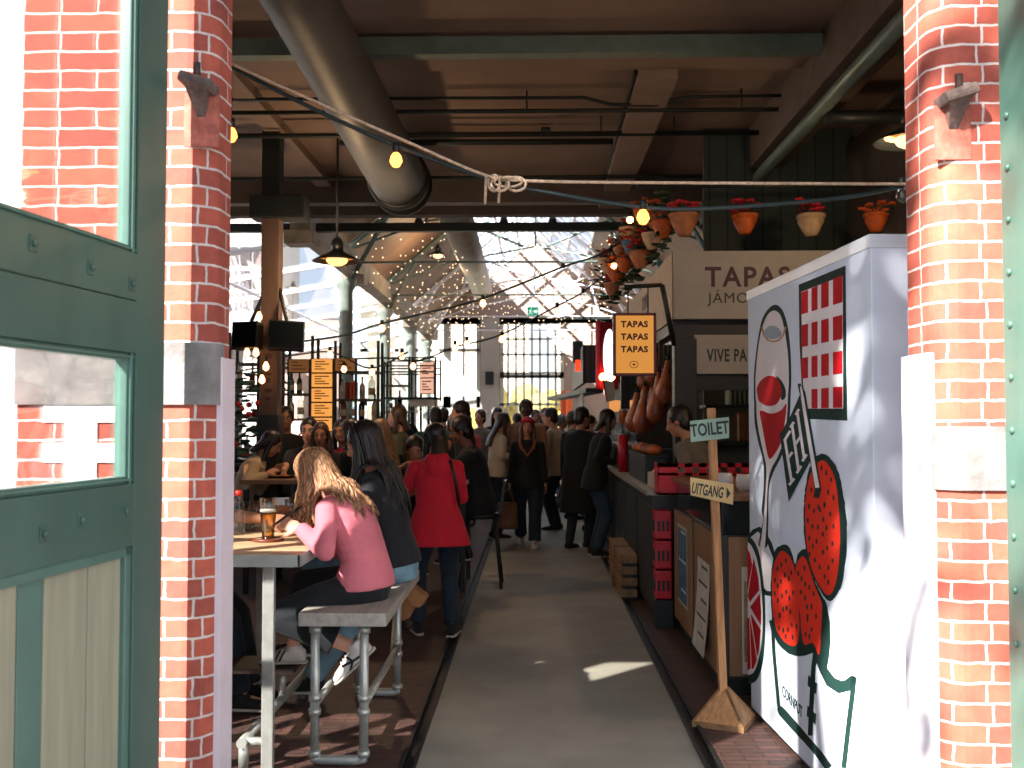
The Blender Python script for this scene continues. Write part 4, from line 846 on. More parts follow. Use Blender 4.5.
# ------------------------------------------------------------ flower pots and garland above the stand
TER = pm('terracotta', 'a86a48', .8, var=.25, scale=12); TERP = [TER, pm('painted_pot_orange', 'c25a22', .6, var=.3, scale=15), pm('painted_pot_cream', 'c0a07c', .7, var=.2, scale=14), pm('painted_pot_blue', '2d5c78', .5, var=.3, scale=14)]
FLW = [pm('red_flower', 'b01824', .6, var=.3), pm('orange_flower', 'c8541e', .6, var=.3)]; LEAF = pm('dark_leaf', '2d3f28', .7, var=.3); DRY = pm('dry_twig', '6a4a3c', .8, var=.3)
def pot(p, r, ti, label, group, flowers=9, colr=0, spread=1.):
    t = thing('hanging_flower_pot', label, 'flower pot', p, 0, group)
    obj('pot', MB().lathe([(0, 0), (r * .45, 0), (r * .6, r * .3), (r * .95, r * 1.0), (r * 1.0, r * 1.35), (r * 1.08, r * 1.36), (r * 1.08, r * 1.6), (r * .9, r * 1.6), (r * .8, r * 1.2), (0, r * 1.1)], n=18), TERP[ti], t, world=False)
    for k in range(flowers):
        f = MB(); a = rnd.uniform(0, 6.28); d = rnd.uniform(.2, 1.25) * r * spread; c = V((d * math.cos(a), d * math.sin(a), r * rnd.uniform(1.7, 2.7)))
        for j in range(5):
            b = V((math.cos(j * 1.256 + a), math.sin(j * 1.256 + a), rnd.uniform(-.2, .5))) * r * .2; f.ball(c + b, (r * .2, r * .17, r * .13), n=7, m=5)
        obj('flower', f, FLW[colr], t, world=False)
    l = MB()
    for k in range(16):
        a = rnd.uniform(0, 6.28); d = rnd.uniform(.5, 1.5) * r * spread; c = V((d * math.cos(a), d * math.sin(a), r * rnd.uniform(1.4, 2.6)))
        l.ball(c, (r * .22, r * .1, r * .05), M.Rotation(a, 3, 'Z') @ M.Rotation(rnd.uniform(-1, 1), 3, 'X'), 7, 4)
    for k in range(8): a = rnd.uniform(0, 6.28); l.tube([(0, 0, r * 1.3), (r * .8 * math.cos(a), r * .8 * math.sin(a), r * 2.2)], .006, 5)
    obj('leaves', l, LEAF, t, world=False, kind='stuff'); return t
Yp = 8.62
labs = ['terracotta pot of red flowers hanging over the second A of the TAPAS fascia', 'cream pot of red flowers hanging over the fascia end', 'orange pot of dry flowers hanging beside the white stand top', 'banded pot of red flowers over the corner of the tapas fascia']
for k, (u, v, ti, cl, s) in enumerate(((745, 234, 1, 0, .105), (811, 236, 2, 0, .115), (876, 232, 1, 1, .1), (684, 236, 0, 0, .12))): pot(at(u, v, Yp), s, ti, labs[k], None, 11, cl, 1.15)
m = MB(); m.tube([(sx0 - .3, Yp, 3.62), (3.28, Yp, 3.62)], .014, 8); o = tag(obj('pot_rail', m, DARK), 'dark rail carrying the hanging flower pots', 'rail')
for u in (745, 811, 876, 684): obj('hanger', MB().cyl(V((at(u, 230, Yp).x, Yp, 3.62)), at(u, 222, Yp), .005, n=6), DARK, o)
gpos = ((652, 243, 9.2, 2, 'cream'), (643, 218, 9.6, 1, 'orange'), (632, 250, 10.2, 3, 'blue'), (624, 266, 10.8, 1, 'orange'), (640, 262, 10.0, 0, 'plain'), (616, 276, 11.6, 1, 'orange'), (612, 290, 12.2, 0, 'plain'), (655, 222, 9.0, 0, 'plain'), (628, 235, 10.6, 2, 'cream'), (621, 252, 11.2, 0, 'plain'), (608, 268, 12.4, 2, 'cream'), (663, 232, 8.9, 1, 'orange'))
for k, (u, v, y, ti, nm) in enumerate(gpos):
    pot(at(u, v + 6, y), rnd.uniform(.085, .12), ti, f'{nm} flower pot in the garland above the side fascia', f'{nm} pots of the garland', 8, k % 2, 1.1)
m = MB()
for k in range(520):
    s = rnd.random(); c = at(lerp(668, 604, s) + rnd.uniform(-9, 9), lerp(216, 285, s) + rnd.uniform(-26, 26), lerp(8.8, 13., s))
    m.ball(c, (.06, .025, .012), M.Rotation(rnd.uniform(0, 3), 3, 'Z') @ M.Rotation(rnd.uniform(-1.4, 1.4), 3, 'X'), 6, 4)
for k in range(60):
    s = rnd.random(); c = at(lerp(668, 604, s), lerp(220, 285, s), lerp(8.8, 13., s)); m.tube([c, c + V((rnd.uniform(-.3, .2), rnd.uniform(-.3, .3), rnd.uniform(-.1, .35)))], .006, 5)
tag(obj('garland_foliage', m, LEAF), 'dark twig garland trailing along the side fascia top', 'garland', kind='stuff')
WARM = emitm('warm_bulb', 'ffb066', 14)
for k, (u, v, y) in enumerate(((646, 236, 9.3), (614, 266, 11.5), (630, 220, 10.2))):
    t = thing('garland_bulb', 'small glowing bulb tucked into the garland', 'bulb', at(u, v, y), 0, 'bulbs in the garland'); obj('glass', MB().ball((0, 0, 0), .035), WARM, t, world=False); obj('socket', MB().cyl((0, 0, .03), (0, 0, .08), .018), BLACK, t, world=False)

# ------------------------------------------------------------ further stands down the right side
fs = thing('far_stand', 'dark ribbed kiosk farther down behind the hanging sign', 'kiosk', (1.6, 18, 0))
x0, x1 = at(577, 380, 17).x, at(612, 380, 17).x + 1.2
obj('fascia', MB().box(x0 + .15, x1, 17, 17.1, zs_(383, 17), zs_(345, 17), .005), planks('ribbed_black', '232625', '32373a', w=.09, axis='X', gap=.15), fs)
obj('side_fascia', MB().box(x0 + .1, x0 + .16, 17, 21.5, zs_(383, 17), zs_(345, 17)), DARK, fs)
obj('shelf_awning', MB().prism([(x0 + .15, 17, zs_(388, 17)), (x0 - .45, 21.5, zs_(388, 17) - .05), (x0 - .45, 21.5, zs_(388, 17) - .13), (x0 + .15, 17, zs_(388, 17) - .08)], (.3, 0, 0)), DARK, fs)
obj('counter', MB().box(x0 + .05, x1, 17, 22, 0, 1.1, .01), pm('kiosk_counter', '2a2f30', .6), fs); obj('back', MB().box(x0 + .9, x1, 17.8, 22, 1.1, 3.2), pm('kiosk_back', '3a332c', .7), fs)
obj('menu_panel', MB().box(x0 + .12, x0 + .14, 17.6, 19.4, 1.7, 2.1), pm('pale_menu', 'b0a898', .6), fs)
obj('lit_panel', MB().box(x0 + .6, x0 + 1.3, 17.75, 17.79, 1.75, 1.95), emitm('warm_panel', 'c9854a', 1.2), fs)
ns = thing('neon_sign', 'white oval neon sign in a red frame next to the hanging sign', 'sign', at(607, 370, 15.5)); c = at(607, 356, 15.5)
rot = M.Rotation(R(50), 3, 'Z')
m = MB(); m.obox(c, (.5, .1, 1.05), rot, .06); obj('frame', m, RED, ns); obj('light_panel', MB().ball(c + rot @ V((0, -.05, 0)), (.17, .02, .42), rot), emitm('neon_white', 'e8ecff', 2.2), ns)
t = thing('hanging_banner', 'red and white banner hanging below the neon sign', 'banner', at(606, 398, 14.8)); a = at(604, 380, 14.8)
obj('cloth', MB().prism([a, at(614, 382, 14.8), at(615, 400, 14.8), at(608, 402, 14.8)], (0, .02, 0)), pm('banner_white', 'c9bdb0', .7), t); obj('edge', MB().prism([at(602, 379, 14.79), a, at(608, 402, 14.79), at(606.5, 402, 14.79)], (0, .02, 0)), RED, t)
for k, (u, v) in enumerate(((603, 377), (611, 377))):
    t = thing('glow_bulb', 'bright warm bulb under the neon sign', 'bulb', at(u, v, 15.2), 0, 'bulbs under the neon sign'); obj('glass', MB().ball((0, 0, 0), .06), WARM, t, world=False)
t = thing('speaker_box', 'dark green box hanging at the corner of the far kiosk', 'box', at(576, 355, 17.5)); obj('body', MB().box(at(573, 350, 18).x, at(583, 350, 18).x, 18, 18.3, zs_(362, 18), zs_(341, 18), .02), pm('dark_teal_box', '1c3034', .5), t)
t = thing('red_light_sign', 'small glowing red panel at the far kiosk corner', 'light', at(578, 365, 17.2)); obj('panel', MB().box(at(575.5, 365, 16.9).x, at(580.5, 365, 16.9).x, 16.9, 16.95, zs_(371, 16.9), zs_(360, 16.9)), emitm('red_glow', 'ff3a1e', 2.), t)
for k, (u, c_) in enumerate(((563, 'a0401c'), (569, 'c8521e'))):
    t = thing('paper_lantern', ['brown orange tall lantern', 'bright orange tall lantern'][k] + ' before the far kiosk', 'lantern', at(u, 416, 24)); p = at(u, 416, 24)
    obj('shade', MB().lathe([(0, 0), (.062, 0), (.067, .1), (.067, .5), (.05, .6), (0, .6)], n=16), pm(f'lantern_{k}', c_, .5, emit=.5), t, world=False); obj('stand', MB().cyl((0, 0, -p.z), (0, 0, 0), .03), DARK, t, world=False)
# ------------------------------------------------------------ pendant lamps
ENAM = pm('black_enamel', '14181a', .35); ENAI = pm('shade_inside', 'd8a86a', .5, var=.04)
def pendant(name, p, r, ztop, label, glow, cord=True):
    t = thing(name, label, 'lamp', p)
    obj('shade', MB().lathe([(r * .24, r * .42), (r * .3, r * .36), (r * .62, r * .2), (r, 0), (r * .985, -.006), (r * .6, r * .185), (r * .28, r * .34)], n=32), ENAM, t, world=False)
    obj('shade_lining', MB().lathe([(r * .96, .004), (r * .6, r * .175), (r * .28, r * .33), (0, r * .34)], n=32), ENAI, t, world=False)
    obj('lamp_head', MB().lathe([(0, r * .95), (r * .1, r * .95), (r * .2, r * .85), (r * .26, r * .7), (r * .26, r * .4), (0, r * .4)], n=20), ENAM, t, world=False)
    obj('globe', MB().lathe([(0, -r * .2), (r * .2, -r * .18), (r * .36, -r * .1), (r * .44, r * .02), (r * .4, r * .1), (0, r * .14)], n=22), glow, t, world=False)
    if cord: obj('cord', MB().tube([(0, 0, r * .95), (0, 0, ztop - p[2])], .012, 6), BLACK, t, world=False)
    return t
GLOW = emitm('lamp_glow', 'ffb56a', 2.6); GLOW2 = emitm('lamp_glow_far', 'ffd09a', 2.2)
for (u, v, w_, l, zt_) in ((337, 261, 50, 'large black enamel pendant lamp hanging near the brown column', 4.6), (438, 256, 24, 'small enamel pendant lamp beside the pale round duct', 6.0), (457, 291, 17, 'small enamel pendant lamp farther down below the pale duct', 5.6), (293, 288, 15, 'small enamel pendant lamp in front of the glazed side aisle', 4.4)):
    Y = 520 / w_; pendant('pendant_lamp', at(u, v, Y), .26, zt_, l, GLOW if w_ > 30 else GLOW2)
pendant('pendant_lamp', at(911, 141, 6.6), .24, 4.6, 'cream pendant lamp half hidden by the right brick pier', GLOW2)
for u, v, Y, e in ((337, 272, 9.6, 60), (911, 150, 6.6, 45), (438, 262, 20, 60)):
    l = bpy.data.lights.new('lamp_bulb_light', 'POINT'); l.energy = e; l.color = (1, .66, .36); l.shadow_soft_size = .06; o = bpy.data.objects.new('lamp_bulb_light', l); COL.objects.link(o); o.location = at(u, v, Y) - V((0, 0, .12))

# ------------------------------------------------------------ festoon strings
CAB = pm('green_black_cable', '1a2a2a', .6)
BULB = emitm('festoon_bulb', 'ff8a3a', 7.); BULBF = emitm('festoon_bulb_far', 'ffb070', 8.)
def sag(pts, k=6):
    p2 = [(p.x, p.y, p.z) for p in pts]; out = []
    n = len(pts)
    for i in range(n - 1):
        q = [pts[min(max(i + j, 0), n - 1)] for j in (-1, 0, 1, 2)]
        for s in [a / k for a in range(k)]:
            out.append(.5 * (2 * q[1] + (q[2] - q[0]) * s + (2 * q[0] - 5 * q[1] + 4 * q[2] - q[3]) * s * s + (3 * q[1] - q[0] - 3 * q[2] + q[3]) * s ** 3))
    return out + [pts[-1]]
def festoon(label, pts, bulbs, r, rb, lit, group=None):
    o = obj('festoon_string', MB().tube(sag(pts), r, 8), CAB); tag(o, label, 'string lights', group)
    for p, on in bulbs:
        b = obj('bulb', MB().lathe([(0, -rb * 2.3), (rb * .55, -rb * 2.1), (rb, -rb * 1.3), (rb * .8, -rb * .5), (rb * .45, 0), (0, 0)], p, 14), lit if on else CG, o, label='glowing bulb' if on else 'clear unlit bulb')
        obj('socket', MB().cyl(p, p + V((0, 0, rb * 1.5)), rb * .6, n=10), BLACK, b)
    return o
Y = 4.1
a_ = lambda l, Y: [at(u, v, Y) for u, v in l]
festoon('dark cable with amber bulbs slung across the doorway under the rope', a_([(150, 20), (232, 67), (320, 112), (395, 145), (485, 178), (530, 189), (640, 207), (720, 208), (840, 198), (903, 186), (960, 176)], Y), [(at(396, 153, Y), 1), (at(643, 210, Y), 1), (at(902, 188, Y), 0), (at(231, 128, Y), 1)], .009, .027, BULB)
b = bpy.data.objects.get('festoon_string'); obj('drop_wire', MB().tube(a_([(231, 66), (231, 126)], Y), .005, 6), CAB, b); obj('drop_wire', MB().tube(a_([(396, 146), (396, 153)], Y), .008, 6), CAB, b)
rp = obj('rope', MB().tube(sag(a_([(150, 22), (232, 64), (330, 108), (410, 143), (485, 175), (530, 181), (700, 183), (905, 184), (960, 184)], Y - .03)), .0065, 8), pm('pale_rope', 'b39a80', .9, var=.3, scale=60, bump=.3)); tag(rp, 'pale rope tied across the doorway with a looped knot', 'rope')
kn = MB()
for (cx, cy, rx, ry, ph) in ((500, 184, 9, 7, .3), (516, 184, 10, 7, 1.), (508, 182, 14, 5, 2.), (494, 183, 6, 8, .8)):
    kn.tube([at(cx + rx * math.cos(q), cy + ry * math.sin(q), Y - .05 - .03 * math.sin(q + ph)) for q in [R(30 * j) for j in range(12)]], .006, 7, closed=True)
obj('knot', kn, MATS['pale_rope'], rp)
obj('rope_tail', MB().tube(a_([(486, 176), (485.5, 190), (485, 204)], Y - .04), .006, 7), MATS['pale_rope'], rp); obj('rope_tail', MB().tube(a_([(500, 186), (499, 194), (498.5, 203)], Y - .05), .006, 7), MATS['pale_rope'], rp)
festoon('festoon string from the brown column up to the flower pots', a_([(200, 352), (262, 346), (340, 336), (380, 324), (430, 312), (481, 299), (563, 267), (608, 250), (668, 205)], 11.), [(at(382, 325, 11.), 1), (at(483, 300, 11.), 1), (at(563, 268, 11.), 0)], .012, .035, BULBF)
festoon('festoon string crossing the hall above the lit menu box', a_([(232, 372), (300, 362), (380, 358), (420, 360), (455, 347), (500, 335), (557, 306), (583, 292), (612, 268), (640, 240)], 15.), [(at(u, v, 15.), o_) for u, v, o_ in ((402, 353, 1), (413, 363, 1), (455, 345, 1), (467, 341, 1), (502, 336, 1), (557, 307, 0), (583, 293, 0))], .013, .045, BULBF)
festoon('low festoon string in front of the back bar racks', a_([(225, 345), (277, 356), (330, 352), (370, 368), (408, 352)], 12.), [(at(u, v, 12.), 1) for u, v in ((277, 358), (330, 351), (344, 366), (372, 369))], .01, .035, BULBF)
lab_ = iter(['left', 'right'])
for k, (u, v, l) in enumerate(((247, 352, 'glowing bulb under the first black screen, beside the pinkish board'), (256, 352, 'glowing bulb under the first black screen, beside the brown column'), (259, 316, 'glowing bulb on top of the first black screen'), (262, 379, 'glowing bulb at the foot of the brown column lettering'), (266, 366, 'glowing bulb against the brown column'))):
    t = thing('filament_bulb', l, 'bulb', at(u, v, 9.7)); obj('glass', MB().lathe([(0, -.05), (.028, -.03), (.03, 0), (.012, .04), (0, .04)], n=12), BULBF, t, world=False); obj('socket', MB().cyl((0, 0, .04), (0, 0, .09), .014, n=10), BLACK, t, world=False)
# fairy lights
fl = MB()
def octa(mb, p, r): mb.add([p + V(q) * r for q in ((1, 0, 0), (-1, 0, 0), (0, 1, 0), (0, -1, 0), (0, 0, 1), (0, 0, -1))], [(0, 2, 4), (2, 1, 4), (1, 3, 4), (3, 0, 4), (2, 0, 5), (1, 2, 5), (3, 1, 5), (0, 3, 5)], True)
for Y, n in ((16.5, 22), (20.5, 26), (25, 30), (29, 30)):
    for k in range(n):
        x = lerp(XA + .2, XB - 1.2, (k + rnd.random() * .5) / n); zr = lerp(ZE, ZR, 1 - abs(x - XM) / ((XB - XA) / 2)) - .15
        z0 = min(zr, 5.9 + rnd.uniform(-.4, .6)); z = z0; L_ = rnd.uniform(.8, 2.6)
        while z > z0 - L_ and z > 3.2: octa(fl, V((x + rnd.uniform(-.04, .04), Y + rnd.uniform(-.3, .3), z)), .009 + Y * .0003); z -= rnd.uniform(.14, .3)
tag(obj('fairy_light_curtain', fl, emitm('fairy_bulb', 'ffdcb0', 2.6)), 'curtains of tiny warm fairy lights hanging under the hall roof', 'fairy lights', kind='stuff')

EXG = emitm('exit_green', '1f9a7a', .9); EXW = emitm('exit_white', 'e8fff4', 1.)
for u0, u1, v0, v1, Y_, l in ((527.5, 538.5, 307, 316, 31.7, 'small green emergency exit sign above the far glazed doors'), (282, 289, 306, 313, 24., 'small green emergency exit sign hanging in the side aisle')):
    a, b = at(u0, v1, Y_), at(u1, v0, Y_); t = thing('exit_sign', l, 'sign', (a + b) / 2)
    obj('panel', MB().box(a.x, b.x, Y_, Y_ + .06, a.z, b.z, .004), EXG, t); w_, h_ = b.x - a.x, b.z - a.z
    m = MB(); m.prism([(a.x + w_ * x, Y_ - .002, a.z + h_ * z) for x, z in ((.55, .35), (.8, .35), (.8, .2), (.95, .5), (.8, .8), (.8, .65), (.55, .65))], (0, -.004, 0)); obj('arrow', m, EXW, t)
    m = MB(); m.tube([(a.x + w_ * x, Y_ - .004, a.z + h_ * z) for x, z in ((.12, .15), (.25, .42), (.32, .68))], w_ * .035, 6); m.tube([(a.x + w_ * x, Y_ - .004, a.z + h_ * z) for x, z in ((.42, .15), (.38, .35), (.25, .42))], w_ * .03, 6); m.tube([(a.x + w_ * x, Y_ - .004, a.z + h_ * z) for x, z in ((.14, .55), (.3, .66), (.45, .5))], w_ * .025, 6); m.ball((a.x + w_ * .36, Y_ - .004, a.z + h_ * .82), w_ * .05, n=8, m=6); obj('pictogram', m, EXW, t)
t = thing('wall_speaker', 'black loudspeaker mounted on the far brick pillar', 'speaker', at(489, 378, 31.8)); a, b = at(485, 384.5, 31.6), at(493.5, 371.5, 31.6)
obj('case', MB().box(a.x, b.x, 31.6, 31.88, a.z, b.z, .02), BLACK, t); obj('grille', MB().box(a.x + .03, b.x - .03, 31.585, 31.6, a.z + .04, b.z - .04, .004), pm('speaker_grille', '1c2022', .8), t)

# ------------------------------------------------------------ brown column, screens
m = MB(); cp = at(271, 420, 10.0); m.box(cp.x - .088, cp.x + .088, 9.9, 10.08, 1.65, 3.62, .006)
co = struct('column_brown', m, pm('brown_column', '59453a', .6, var=.2, scale=3, stretch=(5, 5, .5)), 'brown timber column with a dark foot in front of the bar')
m = MB(); m.box(cp.x - .1, cp.x + .1, 9.88, 10.1, 0, 1.65, .006); struct('base', m, BLACK, parent=co)
mk = MB(); zz = 1.8
for k in range(6): mk.box(cp.x - .03 - .008 * (k % 3), cp.x + .02 + .01 * (k % 2), 9.896, 9.901, zz, zz + .025 + .012 * (k % 3)); zz += .075 + .02 * (k % 2)
struct('trim_marks', mk, pm('column_marks', '3c2a20', .7), parent=co)
m = MB(); m.box(cp.x - .2, cp.x + .35, 9.85, 10.15, 3.62, 3.85, .02); m.box(cp.x - .09, cp.x + .09, 9.9, 10.08, 3.85, 4.6, .01); struct('trim_10', m, DARK, 'dark bracket on top of the brown column')
for k, (u0, u1, v0, v1, r_, l) in enumerate(((234, 261, 321, 351, 18, 'black wall screen hanging beside the pinkish board'), (269, 304, 320, 352, -16, 'black wall screen hanging at the far side of the brown column'))):
    a, b = at(u0, v0, 9.75), at(u1, v1, 9.75); c = (a + b) / 2; t = thing('hanging_screen', l, 'screen', c)
    rot = M.Rotation(R(r_), 3, 'Y') @ M.Rotation(R(12 if k else -12), 3, 'Z') if False else M.Rotation(R(-8), 3, 'X') @ M.Rotation(R(14 if k else -10), 3, 'Z')
    obj('case', MB().obox(c, (b.x - a.x, .14, a.z - b.z - .03), rot, .012), BLACK, t); obj('glass', MB().obox(c + rot @ V((0, -.071, 0)), (b.x - a.x - .03, .004, a.z - b.z - .06), rot), pm('screen_glass', '0a0f12', .15), t)
    obj('arm', MB().tube([c + V((0, .05, .1)), V((c.x + (.12 if not k else -.12), 9.95, 2.9)), V((cp.x, 9.95, 3.0))], .02, 8), BLACK, t)

# ------------------------------------------------------------ bar at the back left: racks, menus, bottles
RK = pm('rack_metal', '20282a', .5, .4)
BOT = [glass('bottle_clear', (.75, .82, .8), .1), pm('bottle_green', '1c3a28', .15, var=.1), pm('bottle_amber', '6b3512', .15, var=.1), pm('bottle_red', 'b8321c', .2, var=.1), pm('bottle_dark', '14181c', .15), pm('bottle_pale', 'b9b6a4', .2, var=.1)]
nb = ['clear', 'green', 'amber', 'red', 'dark', 'pale']
protos = []
def bottle(k):
    t = thing('bar_bottle', 'x', 'bottle', (0, 0, -50))
    obj('body', MB().lathe([(0, 0), (.038, 0), (.04, .01), (.04, .18), (.03, .21), (.014, .235), (.013, .3), (0, .3)], n=14), BOT[k], t, world=False)
    obj('bottle_label', MB().lathe([(.0405, .05), (.0415, .05), (.0415, .13), (.0405, .13)], n=14), pm('bottle_paper', 'b5aa92', .7, var=.2), t, world=False)
    obj('cap', MB().lathe([(.0, .325), (.0145, .325), (.0145, .29), (0, .29)], n=10), BLACK, t, world=False); return t
used = {}
def put_bottle(p, k, where, s=1.):
    lb, gp = f'{nb[k]} bottle standing on {where}', f'{nb[k]} bottles on {where}'
    if k not in used: used[k] = bottle(k); o = used[k]; o.location = p; o['label'] = lb; o['group'] = gp; o.scale = (s, s, s); return o
    return dup(used[k], p, None, lb, gp, s)
def rack(x0, x1, y, zs, label, where, nbot, seed, depth=.35, ztop=None):
    t = thing('bar_rack', label, 'rack', ((x0 + x1) / 2, y, 0)); q = random.Random(seed)
    zt_ = ztop or zs[-1] + .4
    for x in (x0, x1):
        for yy in (y, y + depth): obj('upright', MB().box(x - .018, x + .018, yy - .018, yy + .018, 0, zt_), RK, t)
    for z in zs: obj('shelf', MB().box(x0, x1, y - .02, y + depth + .02, z - .03, z, .003), pm('rack_shelf', '4a4238', .6), t)
    for z in zs[:nbot]:
        x = x0 + .08
        while x < x1 - .06:
            k = q.choice([0, 0, 1, 2, 4, 5, 5, 3 if q.random() < .5 else 2]); put_bottle((x, y + q.uniform(.06, .2), z), k, where, q.uniform(.75, 1.15)); x += q.uniform(.1, .19)
X_ = lambda u, Y: at(u, 420, Y).x
rack(X_(229, 13), X_(258, 13), 13.0, [1.15, 1.6, 2.0, 2.35], 'dark bottle rack between the pinkish board and the brown column', 'the rack beside the pinkish board', 3, 1)
rack(X_(283, 13), X_(312, 13), 13.0, [1.15, 1.62, 1.95, 2.3], 'dark bottle rack between the brown column and the lit menu', 'the rack beside the lit menu', 3, 2)
rack(X_(335, 13.2), X_(378, 13.2), 13.2, [1.15, 1.6, 1.88, 2.25], 'dark bottle rack on the far side of the lit menu', 'the rack past the lit menu', 3, 3)
rack(X_(384, 17), X_(409, 17), 17., [1.2, 1.75, 2.2], 'thin dark rack by the second green column', 'the rack by the green column', 2, 4)
# red boxes on the rack
for k, (u, c_) in enumerate(((349, 'c83a1c'), (352.5, 'e0481e'), (345, '7a2a22'))):
    a = at(u, 392, 13.1); tag(obj('red_carton', MB().box(a.x - .02, a.x + .02, 13.22, 13.4, 1.88, 2.1, .004), pm(f'carton_{k}', c_, .5)), ['bright red carton on the rack past the lit menu', 'orange red carton on the rack past the lit menu', 'dark red carton on the rack past the lit menu'][k], 'carton')
def menu(name, u0, u1, v0, v1, Y, label, nrow, m, ink, lines=3, tilt=0):
    a, b = at(u0, v1, Y), at(u1, v0, Y); t = thing(name, label, 'menu board', ((a.x + b.x) / 2, Y, a.z), R(tilt)); w, h = b.x - a.x, b.z - a.z
    obj('case', MB().box(-w / 2, w / 2, .01, .07, 0, h, .004), RK, t, world=False); hh = h / nrow
    for k in range(nrow):
        p = obj('panel', MB().box(-w / 2 + .01, w / 2 - .01, -.002, .012, k * hh + .012, (k + 1) * hh - .008), m, t, world=False)
        for j in range(lines): obj('print', MB().box(-w / 2 + .05, w / 2 - .05 - .05 * ((j * 7 + k) % 3), -.004, -.001, k * hh + hh * (.25 + .5 * j / max(lines - 1, 1)), k * hh + hh * (.25 + .5 * j / max(lines - 1, 1)) + hh * .07), ink, p, world=False)
    for s in (-1, 1): obj('post', MB().box(s * w / 2 - .015, s * w / 2 + .015, .02, .06, -a.z, h), RK, t, world=False)
    return t
INK = pm('menu_ink', '4a2410', .6)
menu('lit_menu', 310.5, 333, 358.5, 432, 12.8, 'tall orange lit menu box of stacked panels in front of the racks', 5, emitm('menu_glow', 'f0a04e', 1.0), INK, 4)
menu('menu_sign', 288, 309.5, 359, 373, 12.85, 'small brown menu sign between brown column and lit menu', 1, emitm('menu_dim', '8a5a34', .55), INK, 3)
menu('menu_sign', 334.5, 355.5, 358, 372, 12.85, 'small brown menu sign on the far side of the lit menu', 1, emitm('menu_dim2', '9a6238', .55), INK, 3)
menu('lit_menu', 418.5, 435, 362, 394, 17., 'pinkish lit double menu on the hanging wire rack', 2, emitm('menu_pink', 'f0b498', .95), INK, 4, -25)
# hanging wire rack
hr = thing('hanging_rack', 'wire bottle rack hung over the bar next to the pinkish menu', 'rack', (X_(410, 16.6), 16.6, 2.0)); m = MB()
x0, x1 = X_(384, 16.6), X_(436, 16.6)
for y in (16.5, 17.4):
    for v in (358, 366, 372, 398): m.tube([(x0, y, zs_(v, 16.6)), (x1, y, zs_(v, 16.6))], .014, 6)
    for x in (x0, lerp(x0, x1, .5), x1): m.tube([(x, y, zs_(357, 16.6)), (x, y, zs_(400, 16.6))], .016, 6)
for x in (x0, lerp(x0, x1, .5), x1): m.tube([(x, 16.5, zs_(398, 16.6)), (x, 17.4, zs_(398, 16.6))], .014, 6)
obj('frame', m, RK, hr); obj('shelf', MB().box(x0, x1, 16.5, 17.4, zs_(399, 16.6), zs_(398, 16.6)), RK, hr)
for x in (lerp(x0, x1, .52), lerp(x0, x1, .82), lerp(x0, x1, .97)): obj('post', MB().box(x - .02, x + .02, 16.9, 16.94, 0, zs_(398, 16.6)), RK, hr)
for k in range(12): tag(obj('hanging_glass', MB().lathe([(.03, 0), (.035, .0), (.004, .012), (.004, .08), (.035, .11), (.04, .17), (.03, .2)], (lerp(x0, x1, .5 + .042 * k), 16.62, zs_(399, 16.6) - .21), 12), pm('hung_glass', 'd8d6cc', .15, alpha=1)), 'stemmed glass hanging upside down under the wire rack', 'glass', 'glasses under the wire rack')
# bar counters
bc = thing('bar_counter', 'dark bar counter with pale top in front of the bottle racks', 'bar', (-3.2, 12.2, 0))
obj('body', MB().box(-5.5, -1.95, 11.9, 12.4, 0, 1.06, .01), pm('bar_front', '2a2420', .6, var=.2), bc); obj('bar_top', MB().box(-5.5, -1.9, 11.8, 12.5, 1.06, 1.1, .006), pm('bar_top_wood', '6b4e36', .4, var=.2), bc)
bc = thing('bar_counter', 'second bar counter with pale top under the wire rack', 'bar', (-2.2, 16, 0))
obj('body', MB().box(-3.0, -1.7, 15.6, 16.2, 0, 1.0, .01), pm('bar_front', '2a2420', .6, var=.2), bc); obj('bar_top', MB().box(-3.1, -1.62, 15.5, 16.3, 1.0, 1.05, .006), pm('pale_bar_top', 'a8a296', .4, var=.1), bc)
# plants left
pl = thing('leafy_plant', 'leafy plant with red flowers beside the pinkish board', 'plant', (X_(240, 11.3), 11.3, 0))
obj('planter', MB().lathe([(0, 0), (.2, 0), (.24, 1.0), (.22, 1.0), (0, .9)], n=20), DARK, pl, world=False)
l = MB(); f = MB()
for k in range(260): c = V((rnd.gauss(0, .2), rnd.gauss(0, .15), 1.05 + rnd.random() * 1.1)); l.ball(c, (.07, .03, .012), M.Rotation(rnd.uniform(0, 6), 3, 'Z') @ M.Rotation(rnd.uniform(-1, 1), 3, 'X'), 6, 4)
for k in range(14): c = V((rnd.gauss(0, .2), rnd.gauss(-.1, .1), 1.1 + rnd.random() * .7)); f.ball(c, .035, n=8, m=5)
obj('leaves', l, pm('teal_leaf', '2a4a40', .6, var=.3), pl, world=False, kind='stuff'); obj('flowers', f, FLW[0], pl, world=False, kind='stuff')

